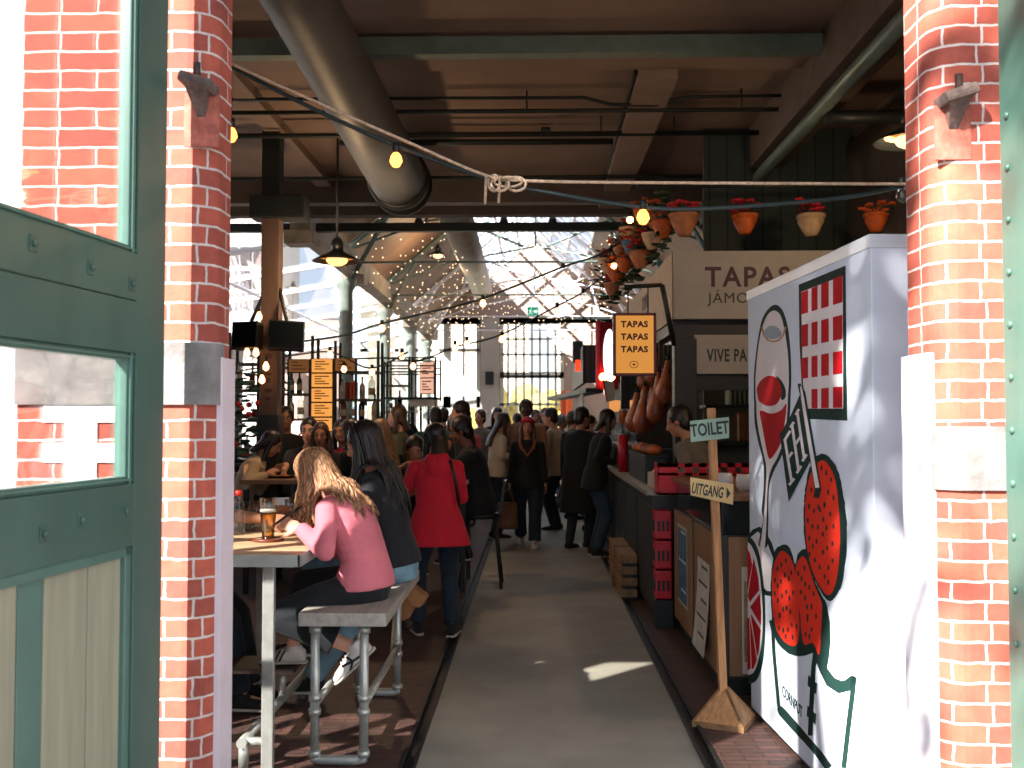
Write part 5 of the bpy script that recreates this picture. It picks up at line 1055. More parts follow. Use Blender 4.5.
# ------------------------------------------------------------ tables and stools in the hall
def hall_table(label, x0, x1, y0, y1, z, top):
    t = thing('high_table', label, 'table', ((x0 + x1) / 2, (y0 + y1) / 2, 0))
    obj('table_top', MB().box(x0, x1, y0, y1, z - .04, z, .005), top, t)
    for x in (x0 + .05, x1 - .05):
        for y in (y0 + .05, y1 - .05): obj('leg', MB().box(x - .022, x + .022, y - .022, y + .022, 0, z - .04), DARK, t)
    return t
TT = pm('hall_table_wood', '8a6242', .45, var=.2, stretch=(.7, 6, 6))
hall_table('wooden high table where someone leans chin on hand', X_(245, 9.3), X_(316, 9.3), 9.15, 9.85, 1.05, TT)
hall_table('dark high table beside the person in the red hooded jacket', -1.75, -.95, 7.7, 9.0, 1.04, TT)
hall_table('small pale high table in front of the seated person in black', X_(446, 9.6), X_(470, 9.6), 9.3, 10.2, 1.04, pm('pale_table', 'a09a8a', .5))
hall_table('long high table in the middle of the hall', -1.7, -1.0, 11.3, 14.5, 1.05, TT)
# candle lantern and dishes on the first table
t = thing('paper_lamp', 'small glowing paper lamp on the wooden high table', 'lamp', (X_(254, 9.5), 9.4, 1.05)); obj('shade', MB().lathe([(0, 0), (.06, 0), (.065, .11), (.05, .13), (0, .13)], n=18), emitm('paper_glow', 'd8925a', .5), t, world=False)
for k, (u, l) in enumerate(((286, 'dark round plate in front of the person in black'), (300, 'dark bowl next to the round plate'), (271, 'small dark dish beside the glowing paper lamp'))):
    t = thing('plate', l, 'plate', (X_(u, 9.5), 9.45 + .12 * (k % 2), 1.05)); obj('dish', MB().lathe([(0, .004), (.07, .004), (.1, .02), (.102, .024), (.07, .012), (0, .01)], n=24), DARK, t, world=False); obj('food', MB().ball((0, 0, .02), (.06, .05, .018), n=12, m=6), FD[k % 3], t, world=False)
for k, (u, v, Y, l) in enumerate(((256, 500, 8.3, 'first'), (262, 497, 8.5, 'second'))): pass
sp_ = None
def stool(p, label, h=.7):
    t = thing('bar_stool', label, 'stool', p)
    obj('seat', MB().lathe([(0, h - .03), (.16, h - .03), (.17, h - .015), (.16, h), (0, h)], n=24), DARK, t, world=False)
    for k in range(4):
        q = R(45 + 90 * k); obj('leg', MB().tube([(.12 * math.cos(q), .12 * math.sin(q), h - .03), (.2 * math.cos(q), .2 * math.sin(q), .01)], .013, 8), BLACK, t, world=False)
    obj('foot_ring', MB().tube([(.165 * math.cos(R(20 * k)), .165 * math.sin(R(20 * k)), .28) for k in range(18)], .009, 6, closed=True), BLACK, t, world=False); return t
t = thing('chair_back', 'dark tall moulded chair under the seated person in black', 'chair', (-.5, 9.68, 0)); t.name = 'moulded_chair'
m = MB(); c = t.location; m.loft([((c.x - .02, 9.68, .66), (.2, 0, 0), (0, .2, 0)), ((c.x, 9.68, .7), (.21, 0, 0), (0, .21, 0))], 20); obj('seat', m, BLACK, t)
m = MB(); m.prism([(c.x + .17, 9.5, .7), (c.x + .22, 9.5, 1.02), (c.x + .22, 9.86, 1.02), (c.x + .17, 9.86, .7)], (.025, 0, 0)); obj('backrest', m, BLACK, t)
for sx in (-1, 1):
    for sy in (-1, 1): obj('leg', MB().tube([(c.x + sx * .13, 9.68 + sy * .13, .67), (c.x + sx * .2, 9.68 + sy * .2, .01)], .013, 8), BLACK, t)
# ------------------------------------------------------------ people
UP = V((0, 0, 1))
def remesh(mb, vox, it=4, fac=.5):
    me = mb.mesh('tmp', []); o = bpy.data.objects.new('tmp', me); COL.objects.link(o)
    m = o.modifiers.new('r', 'REMESH'); m.mode = 'VOXEL'; m.voxel_size = vox; m.use_smooth_shade = True
    s = o.modifiers.new('s', 'SMOOTH'); s.iterations = it; s.factor = fac
    dg = bpy.context.evaluated_depsgraph_get(); r = bpy.data.meshes.new_from_object(o.evaluated_get(dg))
    bpy.data.objects.remove(o); bpy.data.meshes.remove(me)
    r.polygons.foreach_set('use_smooth', [True] * len(r.polygons)); return r
def ik(a, t, l1, l2, pole):
    d = t - a; L = min(d.length, (l1 + l2) * .999); d = d.normalized(); e = a + d * L
    x = (l1 * l1 - l2 * l2 + L * L) / (2 * L); h = math.sqrt(max(l1 * l1 - x * x, 0))
    p = pole - d * pole.dot(d); p = p.normalized() if p.length > 1e-4 else d.orthogonal()
    return a + d * x + p * h, e
def limb(mb, a, b, r0, r1, bulge=0, n=12):
    pts = [a + (b - a) * s for s in (0, .2, .4, .6, .8, 1)]
    mb.tube(pts, [lerp(r0, r1, s) + bulge * math.sin(math.pi * min(1, s * 1.25)) for s in (0, .2, .4, .6, .8, 1)], n); mb.ball(a, r0, n=n, m=7); mb.ball(b, r1, n=n, m=7)
def sleeve(mb, a, m_, b, r0, r1, r2, end=1.):
    mb.tube([a, lerp(a, m_, .5), m_], [r0, lerp(r0, r1, .5) + .003, r1], 14); mb.ball(a, r0); mb.ball(m_, r1); e = lerp(m_, b, end)
    mb.tube([m_, lerp(m_, e, .5), e], [r1, lerp(r1, r2, .5) + .002, r2], 14)
def hand(mb, w, d, nrm, k, curl, thumb, fr=1.):
    d = d.normalized(); nrm = (nrm - d * nrm.dot(d)); nrm = nrm.normalized() if nrm.length > 1e-4 else d.orthogonal(); ac = d.cross(nrm)
    rot = M((ac, nrm, d)).transposed(); mb.ball(w + d * .048 * k, (.039 * k, .017 * k, .054 * k), rot); mb.tube([w - d * .02, w + d * .03 * k], [.026 * k, .028 * k], 10)
    for j, L in enumerate((.07, .079, .073, .056)):
        p = w + d * (.088 - abs(j - 1.3) * .004) * k + ac * thumb * (.029 - .0195 * j) * k; a = curl * .35; q = [p - d * .02 * k, p]
        for s in (.45, .32, .26):
            v = d * math.cos(a) + nrm * math.sin(a); p = p + v * L * s * k; q.append(p); a += curl
        mb.tube(q, [.0092 * k * fr, .0092 * k * fr, .0088 * k * fr, .008 * k * fr, .0066 * k * fr], 8); mb.ball(p, .0068 * k * fr, n=7, m=5)
    p = w + d * .026 * k + ac * thumb * .026 * k; q = [p]
    for s, c in ((.042, .1), (.034, .5), (.026, .8)):
        p = p + (d * .62 + ac * thumb * (.75 - c) + nrm * c * .6).normalized() * s * k; q.append(p)
    mb.tube(q, [.013 * k, .0115 * k * fr, .0095 * k * fr, .0075 * k * fr], 8); mb.ball(p, .0078 * k * fr, n=7, m=5)
def skinm(n, c): return pm('skin_' + n, c, .5, var=.06, scale=14, spec=.35)
SK = {'fair': skinm('fair', 'd19a80'), 'tan': skinm('tan', 'b07a5c'), 'brown': skinm('brown', '8a5a42'), 'dark': skinm('dark', '5a3a2c')}
LIPM = pm('lips', '9a4a44', .4); EYEW = pm('eye_white', '9a948e', .25); IRIS = pm('iris', '1e1612', .15)
def hairm(n, c, c2): return pm('hair_' + n, c, .42, var=.3, scale=5, stretch=(14, 14, 2), c2=c2, bump=.25, bscale=9)
HR = {'black': hairm('black', '15100e', '241a16'), 'brown': hairm('brown', '3a2519', '573a26'), 'blond': hairm('blond', '7a5434', 'b58c5e'), 'grey': hairm('grey', '6a645e', '8a847c'), 'pinkblond': hairm('blondish', '6a4228', 'c0926a')}
def cloth(n, c, var=.1, bump=.25, bs=22, **kw): return pm('cloth_' + n, c, .85, var=var, scale=7, bump=bump, bscale=bs, sheen=.06, **kw)
SHOE = {'black': cloth('shoe_black', '141414'), 'white': pm('shoe_white', 'cfcac4', .5), 'brown': cloth('shoe_brown', '4a3022')}
SOLE = pm('shoe_sole', 'b9b2a8', .6)
VOX = {'near': .0068, 'mid': .0105, 'far': .016}
def person(label, loc, yaw, H=1.7, lod='far', sex='f', pel=None, lean=(2, 4), head=(0, 0), hl=None, hr=None, fl=None, fr=None, fdl=None, fdr=None, hdl=None, hdr=None, knl=None, knr=None, skin='fair', hair=('brown', 'long'),
           top=None, toplen=.12, flare=1.0, sleeves=1., bottom=None, legw=1., legend=1., shoes='black', b=1., curl=(.5, .5), eyes=True, hood=False, collar=True, coat=None, shoe_parts=None, twist=0, epole=None):
    t = thing('person', label, 'person', (loc[0], loc[1], loc[2] if len(loc) > 2 else 0), R(yaw)); k = H / 1.72; vx = VOX[lod]; near = lod == 'near'
    inv = wm(t).inverted(); W_ = lambda p: inv @ V(p); D_ = lambda d: inv.to_3x3() @ V(d)
    P = V((0, 0, .93 * k)) if pel is None else (V(pel) if len(pel) == 3 and False else W_(pel))
    Rx = V((1, 0, 0)); l1, l2 = R(lean[0]), R(lean[1]); d1 = V((0, math.sin(l1), math.cos(l1))); d2 = V((0, math.sin(l2), math.cos(l2))); dm = (d1 + d2).normalized()
    f1, f2, fm = d1.cross(Rx), d2.cross(Rx), dm.cross(Rx); tw = M.Rotation(R(twist), 3, d2); Sx = tw @ Rx; f2 = tw @ f2
    Wp = P + d1 * .14 * k; C = Wp + dm * .20 * k; S = C + d2 * .14 * k; Nk = S + d2 * .055 * k
    hp, hy = R(head[0]), R(head[1]); hu = V((0, math.sin(hp), math.cos(hp))); hz = M.Rotation(hy, 3, d2); hu = hz @ hu; hrt = (hz @ Rx); hf = hu.cross(hrt); hrt = hf.cross(hu)
    Hd = Nk + d2 * .05 * k + hu * .105 * k + hf * .015 * k
    sw = (.168 if sex == 'f' else .192) * k * b; SL, SR = S - Sx * sw * .95 - d2 * .04 * k, S + Sx * sw * .95 - d2 * .04 * k
    ua, fa = .275 * k, .245 * k
    def arm(sh, tgt, sd):
        if tgt is None: tg = V((sd * (sw + .06), P.y + .06, P.z - .1 * k)) + (S - V((0, 0, S.z))) * .5
        else: tg = W_(tgt)
        pole = V((sd * .5, -.7, -.5)) if epole is None else V((sd * epole[0], epole[1], epole[2]))
        return ik(sh, tg, ua, fa, pole)
    EL, WL = arm(SL, hl, -1); ER, WR = arm(SR, hr, 1)
    th, sn = .43 * k, .42 * k; HL, HRr = P - Rx * .092 * k * b - d1 * .03, P + Rx * .092 * k * b - d1 * .03
    def leg(hip, ft, sd, kn):
        tg = V((sd * .095 * k, 0, .085 * k)) if ft is None else W_(ft)
        return ik(hip, tg, th, sn, D_(kn) if kn else V((sd * .08, 1, .15)))
    KL, AL = leg(HL, fl, -1, knl); KR, AR = leg(HRr, fr, 1, knr)
    # body
    m = MB(); hipw, wst, chs = (.172, .125, .148) if sex == 'f' else (.16, .14, .168)
    rg = lambda c, rx, ry, ax, fy: (c, ax * rx * k * b, fy * ry * k * b)
    m.loft([rg(P - d1 * .1 * k, .11, .09, Rx, f1), rg(P - d1 * .03 * k, hipw, .115, Rx, f1), rg(P + d1 * .05 * k, hipw * .95, .112, Rx, f1), rg(Wp, wst, .09, Rx, fm), rg(lerp(Wp, C, .6), chs * .96, .1, Sx, fm), rg(C + d2 * .03, chs, .108, Sx, f2), rg(S - d2 * .02 * k, chs * .95, .085, Sx, f2), rg(S + d2 * .025 * k, .085, .06, Sx, f2)], 20)
    m.tube([S, Nk, lerp(Nk, Hd, .55)], [.062 * k, .052 * k, .05 * k], 12)
    for s_, e_, w_ in ((SL, EL, WL), (SR, ER, WR)): m.ball(s_, .055 * k * b); limb(m, s_, e_, .05 * k * b, .038 * k); limb(m, e_, w_, .038 * k, .026 * k, .004)
    for h_, k_, a_2 in ((HL, KL, AL), (HRr, KR, AR)): limb(m, h_, k_, .088 * k * b, .054 * k); limb(m, k_, a_2, .052 * k, .036 * k, .01)
    hs = k * (1 if sex == 'f' else 1.04); B3 = M((hrt, hf, hu)).transposed(); hp_ = lambda x, y, z: Hd + (hrt * x + hf * y + hu * z) * hs
    m.ball(hp_(0, -.012, .027), [q * hs for q in (.074, .094, .092)], B3, 20, 13); m.ball(hp_(0, .025, -.03), [q * hs for q in (.059, .066, .084)], B3, 18, 11); m.ball(hp_(0, .055, -.088), [q * hs for q in (.034, .03, .024)], B3)
    m.tube([hp_(0, .085, .02), hp_(0, .1, -.005), hp_(0, .108, -.024)], [.008 * hs, .011 * hs, .015 * hs], 8); m.ball(hp_(0, .104, -.026), [.016 * hs, .012 * hs, .01 * hs], B3)
    m.tube([hp_(-.045, .062, .028), hp_(0, .083, .03), hp_(.045, .062, .028)], .0115 * hs, 8); m.ball(hp_(0, .085, -.062), [.023 * hs, .011 * hs, .011 * hs], B3)
    for s in (-1, 1): m.ball(hp_(s * .076, -.006, -.01), [.011 * hs, .02 * hs, .031 * hs], B3); m.ball(hp_(s * .036, .058, -.028), [.022 * hs, .02 * hs, .024 * hs], B3)
    fr_ = max(1., vx * .75 / .008)
    dl = D_(hdl) if hdl else (WL - EL); dr = D_(hdr) if hdr else (WR - ER)
    hand(m, WL, dl, V((.8, .2, -.6)) if hl else V((1, 0, 0)), k, curl[0], 1, fr_); hand(m, WR, dr, V((-.8, .2, -.6)) if hr else V((-1, 0, 0)), k, curl[1], -1, fr_)
    # hand() measures the thumb side along dir x palm: make sure it points forward or up
    def foot_dir(fd): return (D_(fd) if fd else V((0, 1, 0))).normalized()
    FL, FR = foot_dir(fdl), foot_dir(fdr)
    for a_2, f_ in ((AL, FL), (AR, FR)):
        dn = (V((0, 0, -1)) - f_ * V((0, 0, -1)).dot(f_)); dn = dn.normalized() if dn.length > .1 else V((0, -1, 0))
        m.tube([a_2 - f_ * .04 * k + dn * .045 * k, a_2 + f_ * .06 * k + dn * .045 * k, a_2 + f_ * .15 * k + dn * .06 * k], [.034 * k, .038 * k, .026 * k], 10); m.ball(a_2 + dn * .01, .036 * k)
    bo = obj('body', remesh(m, vx, 3 if near else 2), SK[skin], t); bo.data.materials.append(SK[skin])
    # clothes
    def cl(name, mb, mat, it=5): o = obj(name, remesh(mb, vx * 1.05, it), mat, t); o.data.materials.append(mat); return o
    g_ = .016
    if bottom:
        m = MB(); m.loft([rg(P - d1 * .115 * k, .13, .11, Rx, f1), rg(P - d1 * .03 * k, hipw + g_ + .004, .13, Rx, f1), rg(P + d1 * .05 * k, hipw * .95 + g_, .125, Rx, f1), rg(P + d1 * .1 * k, wst + g_ + .01, .105, Rx, f1)], 20)
        for h_, k_, a_2 in ((HL, KL, AL), (HRr, KR, AR)):
            m.ball(h_, .1 * k * b); m.tube([h_, lerp(h_, k_, .5), k_], [.102 * k * b, .083 * k * legw, .066 * k * legw], 14); m.ball(k_, .066 * k * legw); e = lerp(k_, a_2, .98 * legend); m.tube([k_, lerp(k_, e, .45), e], [.066 * k * legw, .064 * k * legw, .056 * k * legw ** 1.5], 14)
        cl('trousers', m, bottom)
    if top:
        m = MB(); g2 = g_ + .008 if lod != 'near' else g_ + .004; Lh = toplen * k; dn = d1 * -1
        rings = []
        if Lh > .25: rings.append((P - UP * Lh + V((0, P.y * 0, 0)), Rx * (hipw + .05) * k * b * flare, f1 * .16 * k * b * flare)); rings.append((P - UP * Lh * .5, Rx * (hipw + .035) * k * b * (1 + flare) / 2, f1 * .145 * k * b))
        else: rings.append(rg(P - d1 * Lh, (hipw + g2 + .014) * flare, .15 * flare, Rx, f1))
        rings += [rg(P + d1 * .03 * k, hipw + g2 + .008, .145, Rx, f1), rg(Wp, wst + g2 + .016, .115, Rx, fm), rg(lerp(Wp, C, .6), chs + g2, .122, Sx, fm), rg(C + d2 * .03, chs + g2 + .006, .126, Sx, f2), rg(S - d2 * .02 * k, chs + g2, .104, Sx, f2), rg(S + d2 * .02 * k, .1, .08, Sx, f2), rg(S + d2 * .035 * k, .075, .07, Sx, f2)]
        m.loft(rings, 22)
        for s_, e_, w_ in ((SL, EL, WL), (SR, ER, WR)): m.ball(s_, .06 * k * b); m.tube([s_, S + d2 * .012 * k + (s_ - S) * .25], [.052 * k * b, .05 * k], 12); sleeve(m, s_, e_, w_, .06 * k * b, .05 * k, .04 * k, sleeves)
        if hood:
            m.tube([S + Sx * .1 * k - f2 * .02, S - f2 * .1 * k + d2 * .03 * k + Sx * .06 * k, S - f2 * .125 * k + d2 * .01 * k, S - f2 * .1 * k + d2 * .03 * k - Sx * .06 * k, S - Sx * .1 * k - f2 * .02], [.03 * k, .045 * k, .05 * k, .045 * k, .03 * k], 12); m.ball(S - f2 * .12 * k - d2 * .06 * k, (.1 * k, .045 * k, .1 * k))
        if collar: m.tube([Nk + (Sx * math.cos(q) * .066 + f2 * math.sin(q) * .062) * k - d2 * .022 * k for q in [R(30 * j) for j in range(12)]], .015 * k, 8, closed=True)
        cl('top', m, top)
    # shoes
    sm, sp2 = SHOE[shoes], shoe_parts
    for a_2, f_, nm in ((AL, FL, 'left'), (AR, FR, 'right')):
        dn = (V((0, 0, -1)) - f_ * V((0, 0, -1)).dot(f_)); dn = dn.normalized() if dn.length > .1 else V((0, -1, 0)); sd = f_.cross(dn)
        pt = lambda x, z: a_2 + f_ * x * k + dn * z * k
        m = MB(); m.loft([(pt(-.075, .045), sd * .028 * k, dn * .034 * k), (pt(-.055, .04), sd * .04 * k, dn * .045 * k), (pt(.0, .035), sd * .043 * k, dn * .05 * k), (pt(.07, .05), sd * .046 * k, dn * .036 * k), (pt(.14, .058), sd * .047 * k, dn * .028 * k), (pt(.18, .064), sd * .034 * k, dn * .02 * k), (pt(.193, .068), sd * .015 * k, dn * .012 * k)], 16); m.tube([pt(-.012, -.02), pt(-.01, .03)], [.042 * k, .045 * k], 14)
        so_ = cl('shoe', m, sm, 2)
        if lod != 'far':
            m = MB(); m.loft([(pt(-.082, .083), sd * .03 * k, dn * .011 * k), (pt(-.04, .083), sd * .043 * k, dn * .011 * k), (pt(.05, .083), sd * .044 * k, dn * .011 * k), (pt(.13, .083), sd * .051 * k, dn * .011 * k), (pt(.185, .08), sd * .036 * k, dn * .011 * k), (pt(.202, .078), sd * .012 * k, dn * .009 * k)], 16)
            obj('sole', m, SOLE, so_, world=False)
        if sp2: sp2(so_, pt, sd, dn, f_, k, nm)
    # face
    if eyes:
        for s in (-1, 1):
            e_ = obj('eye', MB().ball(hp_(s * .031, .067, .008), [.0135 * hs] * 3, B3, 10, 7), EYEW, t, world=False); obj('iris', MB().ball(hp_(s * .031, .0745, .008), [.0072 * hs] * 3, B3, 8, 6), IRIS, e_, world=False)
            obj('eyebrow', MB().tube([hp_(s * .016, .089, .036), hp_(s * .032, .084, .042), hp_(s * .048, .07, .036)], .0045 * hs, 6), HR[hair[0]], t, world=False)
        m = MB(); m.ball(hp_(0, .092, -.058), [.02 * hs, .0065 * hs, .005 * hs], B3, 10, 6); m.ball(hp_(0, .0915, -.067), [.017 * hs, .0065 * hs, .0055 * hs], B3, 10, 6); obj('lips', m, LIPM, t, world=False)
    # hair
    hm, st = HR[hair[0]], hair[1]
    if st != 'locks' and st != 'bald':
        m = MB(); m.ball(hp_(0, -.026, .042), [q * hs for q in (.085, .1, .094)], B3, 20, 13); m.ball(hp_(0, -.055, -.02), [q * hs for q in (.078, .062, .085)], B3, 16, 10)
        for s in (-1, 1): m.ball(hp_(s * .07, -.01, .03), [q * hs for q in (.018, .05, .05)], B3)
        if st in ('long', 'bob'):
            L_ = .42 if st == 'long' else .2; bk = Hd - hf * .075 * hs
            q = [hp_(0, -.06, .03), hp_(0, -.085, -.06), lerp(hp_(0, -.09, -.12), S - f2 * .13 * k, .5)]
            if st == 'long': q += [S - f2 * .135 * k - d2 * .04, C - f2 * .15 * k - d2 * .02]
            n_ = len(q); m.loft([(p, hrt * lerp(.085, .095, j / n_) * hs, (hf * .035 * hs)) for j, p in enumerate(q)], 18)
            for s in (-1, 1):
                p0 = hp_(s * .074, .0, .04); p1 = hp_(s * .085, -.005, -.06); p2 = lerp(hp_(s * .085, .0, -.14), S + Sx * s * .09 * k + f2 * .06 * k, .6)
                m.tube([p0, p1, p2] + ([S + Sx * s * .1 * k + f2 * .105 * k - d2 * .1 * k] if st == 'long' else []), [.022 * hs, .03 * hs, .03 * hs] + ([.018 * hs] if st == 'long' else []), 10)
        if st == 'bun': m.ball(hp_(0, -.13, .07), .045 * hs)
        cl('hair', m, hm, 2)
    t['frame'] = 0; del t['frame']
    return t, dict(Hd=Hd, hp=hp_, hu=hu, hf=hf, hr=hrt, B3=B3, hs=hs, S=S, C=C, P=P, d1=d1, d2=d2, f2=f2, Sx=Sx, k=k, WL=WL, WR=WR, Wp=Wp, KL=KL, AL=AL)
def locks(t, r, hm, n=170, L=.34, wave=.018, seed=3, rad=.0085, fmin=25):
    """hair as many separate strands falling from a parting, kept off the shoulders and back"""
    q = random.Random(seed); m = MB(); hp = r['hp']; hs = r['hs']; gd = V((0, 0, -1)); bk_ = (r['d2'] * -.8 + gd * .55 - r['f2'] * .02) * .6
    m.ball(hp(0, -.024, .038), [x * hs for x in (.083, .099, .093)], r['B3'], 24, 15); m.ball(hp(0, -.05, -.02), [x * hs for x in (.079, .065, .085)], r['B3'], 18, 11)
    for i in range(n):
        ph = q.uniform(-150, 150); ph = math.copysign(max(abs(ph), fmin + q.uniform(0, 20)), ph); a = R(ph); ph_ = ph    # 0 = face, +-180 = back
        sx, cy = math.sin(a), math.cos(a); pts = []; st = q.uniform(.05, .55)
        if q.random() < .4: ph_ = q.choice((-1, 1)) * q.uniform(110, 180); a = R(ph_); sx, cy = math.sin(a), math.cos(a)
        for s in range(6):
            th = R(lerp(8 + 50 * st, 98, s / 5)); rr = 1.03 + .03 * q.random()
            pts.append(hp(.087 * rr * math.sin(th) * sx, -.022 + .1 * rr * math.sin(th) * cy, .036 + .095 * rr * math.cos(th)))
        p = pts[-1]; d = (pts[-1] - pts[-2]).normalized(); out = (r['hr'] * sx + r['hf'] * cy); w0 = q.uniform(0, 6.28); LL = L * q.uniform(.65, 1.08) * (1.22 if abs(ph_) > 95 else 1 if abs(ph) > 60 else .8)
        ns = 9
        for s in range(ns):
            d = (d * .5 + (gd * .5 if abs(ph_) < 95 else bk_) + out * .02).normalized(); p = p + d * LL / ns
            for c0, c1, rad_ in ((r['P'], r['C'], .14), (r['C'], r['S'], .128), (r['S'] - r['Sx'] * .15, r['S'] + r['Sx'] * .15, .085)):
                ab = c1 - c0; tt = max(0, min(1, (p - c0).dot(ab) / ab.dot(ab))); v = p - (c0 + ab * tt)
                if v.length < rad_ * r['k']: p = c0 + ab * tt + v.normalized() * rad_ * r['k']
            ww = wave * min(1, s / 4) * (.6 if abs(ph_) > 95 else 1); pts.append(p + r['hr'] * math.sin(w0 + s * 1.1) * ww + r['hf'] * math.cos(w0 * 1.7 + s * 1.0) * ww)
        R0 = rad * q.uniform(.7, 1.3); nn = len(pts); m.tube(pts, [R0 * (.6 + .5 * math.sin(math.pi * min(1, (j + 1) / nn * .8))) * (1 if j < nn - 2 else (.7 if j == nn - 2 else .25)) for j in range(nn)], 6, flat=.6)
    o = obj('hair', m, hm, t, world=False); return o
c_ = cloth
# ---- woman in the pink sweater
def sneaker_marks(stripe):
    def f(so_, pt, sd, dn, f_, k, nm):
        for s in (-1, 1):
            m = MB(); o_ = sd * s * .047 * k
            if stripe == 'three':
                for j in range(3): x = .03 + j * .028; m.tube([pt(x, .005) + o_ * .93, pt(x + .02, .04) + o_ * 1.02, pt(x + .035, .068) + o_ * 1.05], .0052, 6)
            else: m.tube([pt(-.02, .06) + o_ * .95, pt(.04, .05) + o_ * 1.0, pt(.1, .03) + o_ * .93], .006, 6); m.tube([pt(.04, .05) + o_, pt(.05, .01) + o_ * .93], .006, 6); m.tube([pt(.04, .05) + o_, pt(.08, .075) + o_ * 1.04], .005, 6)
            obj('stripe', m, BLACK, so_, world=False, label='dark side stripes')
        m = MB()
        for j in range(4): x = .035 + j * .02; m.tube([pt(x, .004 + j * .006) + sd * .026, pt(x + .004, -.006 + j * .007), pt(x, .004 + j * .006) - sd * .026], .0035, 6)
        obj('laces', m, pm('laces', 'dcd8d2', .7), so_, world=False)
    return f
def both_marks(so_, pt, sd, dn, f_, k, nm): sneaker_marks('three' if nm == 'right' else 'fork')(so_, pt, sd, dn, f_, k, nm)
t, r = person('person in a pink sweater sitting on the bench bent over a phone', (-.835, 4.98), 74, 1.56, 'near', 'f', pel=(-.835, 4.98, .80), lean=(3, 41), head=(37, 6), hl=(-1.125, 4.84, 1.075), hr=(-1.15, 5.06, 1.075),
    fl=(-.875, 4.87, .50), fdl=(-.85, -.1, -.8), knl=(-1, -.1, .5), fr=(-1.27, 5.30, .40), fdr=(-1, .1, -.05), knr=(-.8, 0, 1), hdl=(-.9, .35, .2), hdr=(-.9, -.35, .2), skin='fair', hair=('pinkblond', 'locks'),
    top=c_('pink_knit', 'd0717c', .06, .9, 11, stretch=(.6, .6, 2.4)), toplen=.03, flare=1.0, bottom=c_('black_trousers', '0a1117', .1, .3, 14), legw=1.28, legend=.78, shoes='white', b=1.04, curl=(.75, .6), shoe_parts=both_marks, epole=(.6, -.5, -.7))
locks(t, r, HR['pinkblond'], 330, .33, .024, 3, rad=.0095)
ph = thing('phone', 'dark phone held by the person in the pink sweater', 'phone', (-1.215, 4.92, 1.115)); rot = M.Rotation(R(-35), 3, 'Y') @ M.Rotation(R(80), 3, 'Z')
obj('case', MB().obox((-1.215, 4.925, 1.125), (.075, .15, .009), rot, .003), BLACK, ph); obj('screen', MB().obox(V((-1.215, 4.925, 1.125)) + rot @ V((0, 0, .0052)), (.068, .14, .001), rot), pm('phone_screen', '2a4a50', .1), ph)
# ---- woman beside her
t, r = person('person in a black sweater and light jeans sitting farther along the bench', (-.765, 5.56), 84, 1.68, 'near', 'f', pel=(-.765, 5.56, .82), lean=(8, 18), head=(22, -14), hl=(-1.2, 5.48, 1.07), hr=(-1.22, 5.72, 1.07),
    fl=(-1.27, 5.50, .40), fr=(-1.27, 5.72, .12), fdl=(-1, 0, 0), fdr=(-1, .1, 0), skin='tan', hair=('black', 'locks'), top=c_('black_knit', '10141a', .1, .3, 50), toplen=.02, bottom=c_('light_denim', '6f93a4', .2, .2, 40), legw=1.1, shoes='black', curl=(.6, .6))
locks(t, r, HR['black'], 200, .40, .012, 8, fmin=72)
person('person across the bar table whose forearms reach past the beer glass', (-1.98, 5.62), -88, 1.68, 'near', 'f', pel=(-1.98, 5.62, .82), lean=(6, 16), head=(20, 0), hl=(-1.47, 5.72, 1.085), hr=(-1.45, 5.45, 1.06), fl=(-1.6, 5.7, .1), fr=(-1.6, 5.5, .1), fdl=(1, 0, 0), fdr=(1, 0, 0), skin='tan', hair=('black', 'bob'), top=cloth('navy_short', '131a24'), sleeves=.3, toplen=.1, bottom=cloth('dark_denim', '14222c'), curl=(.7, .6))
# ---- bag hanging on the bench end
bg = thing('suede_bag', 'brown suede bag hanging from the far corner of the bench', 'bag', (-.68, 5.9, .42)); SUE = pm('brown_suede', '8a5a34', .85, var=.25, scale=8, bump=.3, bscale=30)
rot = M.Rotation(R(34), 3, 'Y')
m = MB(); a = [at(u, v, 5.86) for u, v in ((400, 574), (428, 597), (423, 606), (414, 609), (410, 618), (402, 622), (394, 612), (392, 590))]; m.prism(a, (0, .09, 0)); me = remesh(m, .008, 6); o = obj('body', me, SUE, bg); o.data.materials.append(SUE)
o.data.transform(wm(bg).inverted())
m = MB(); m.prism([p + V((0, -.012, 0)) for p in [at(u, v, 5.85) for u, v in ((402, 577), (426, 598), (420, 607), (412, 605), (404, 592))]], (0, .02, 0)); obj('flap', m, pm('brown_suede_flap', '9c6a40', .8, var=.2, bump=.2), bg)
m = MB(); m.tube([at(396, 592, 5.84), at(393, 630, 5.84), at(391, 660, 5.84), at(394, 668, 5.84), at(397, 650, 5.84), at(398, 622, 5.84)], .008, 8); m.tube([at(401, 576, 5.86), (-.76, 5.9, .72), (-.80, 5.86, .725)], .008, 8); obj('strap', m, pm('pale_strap', 'b59a72', .8), bg)
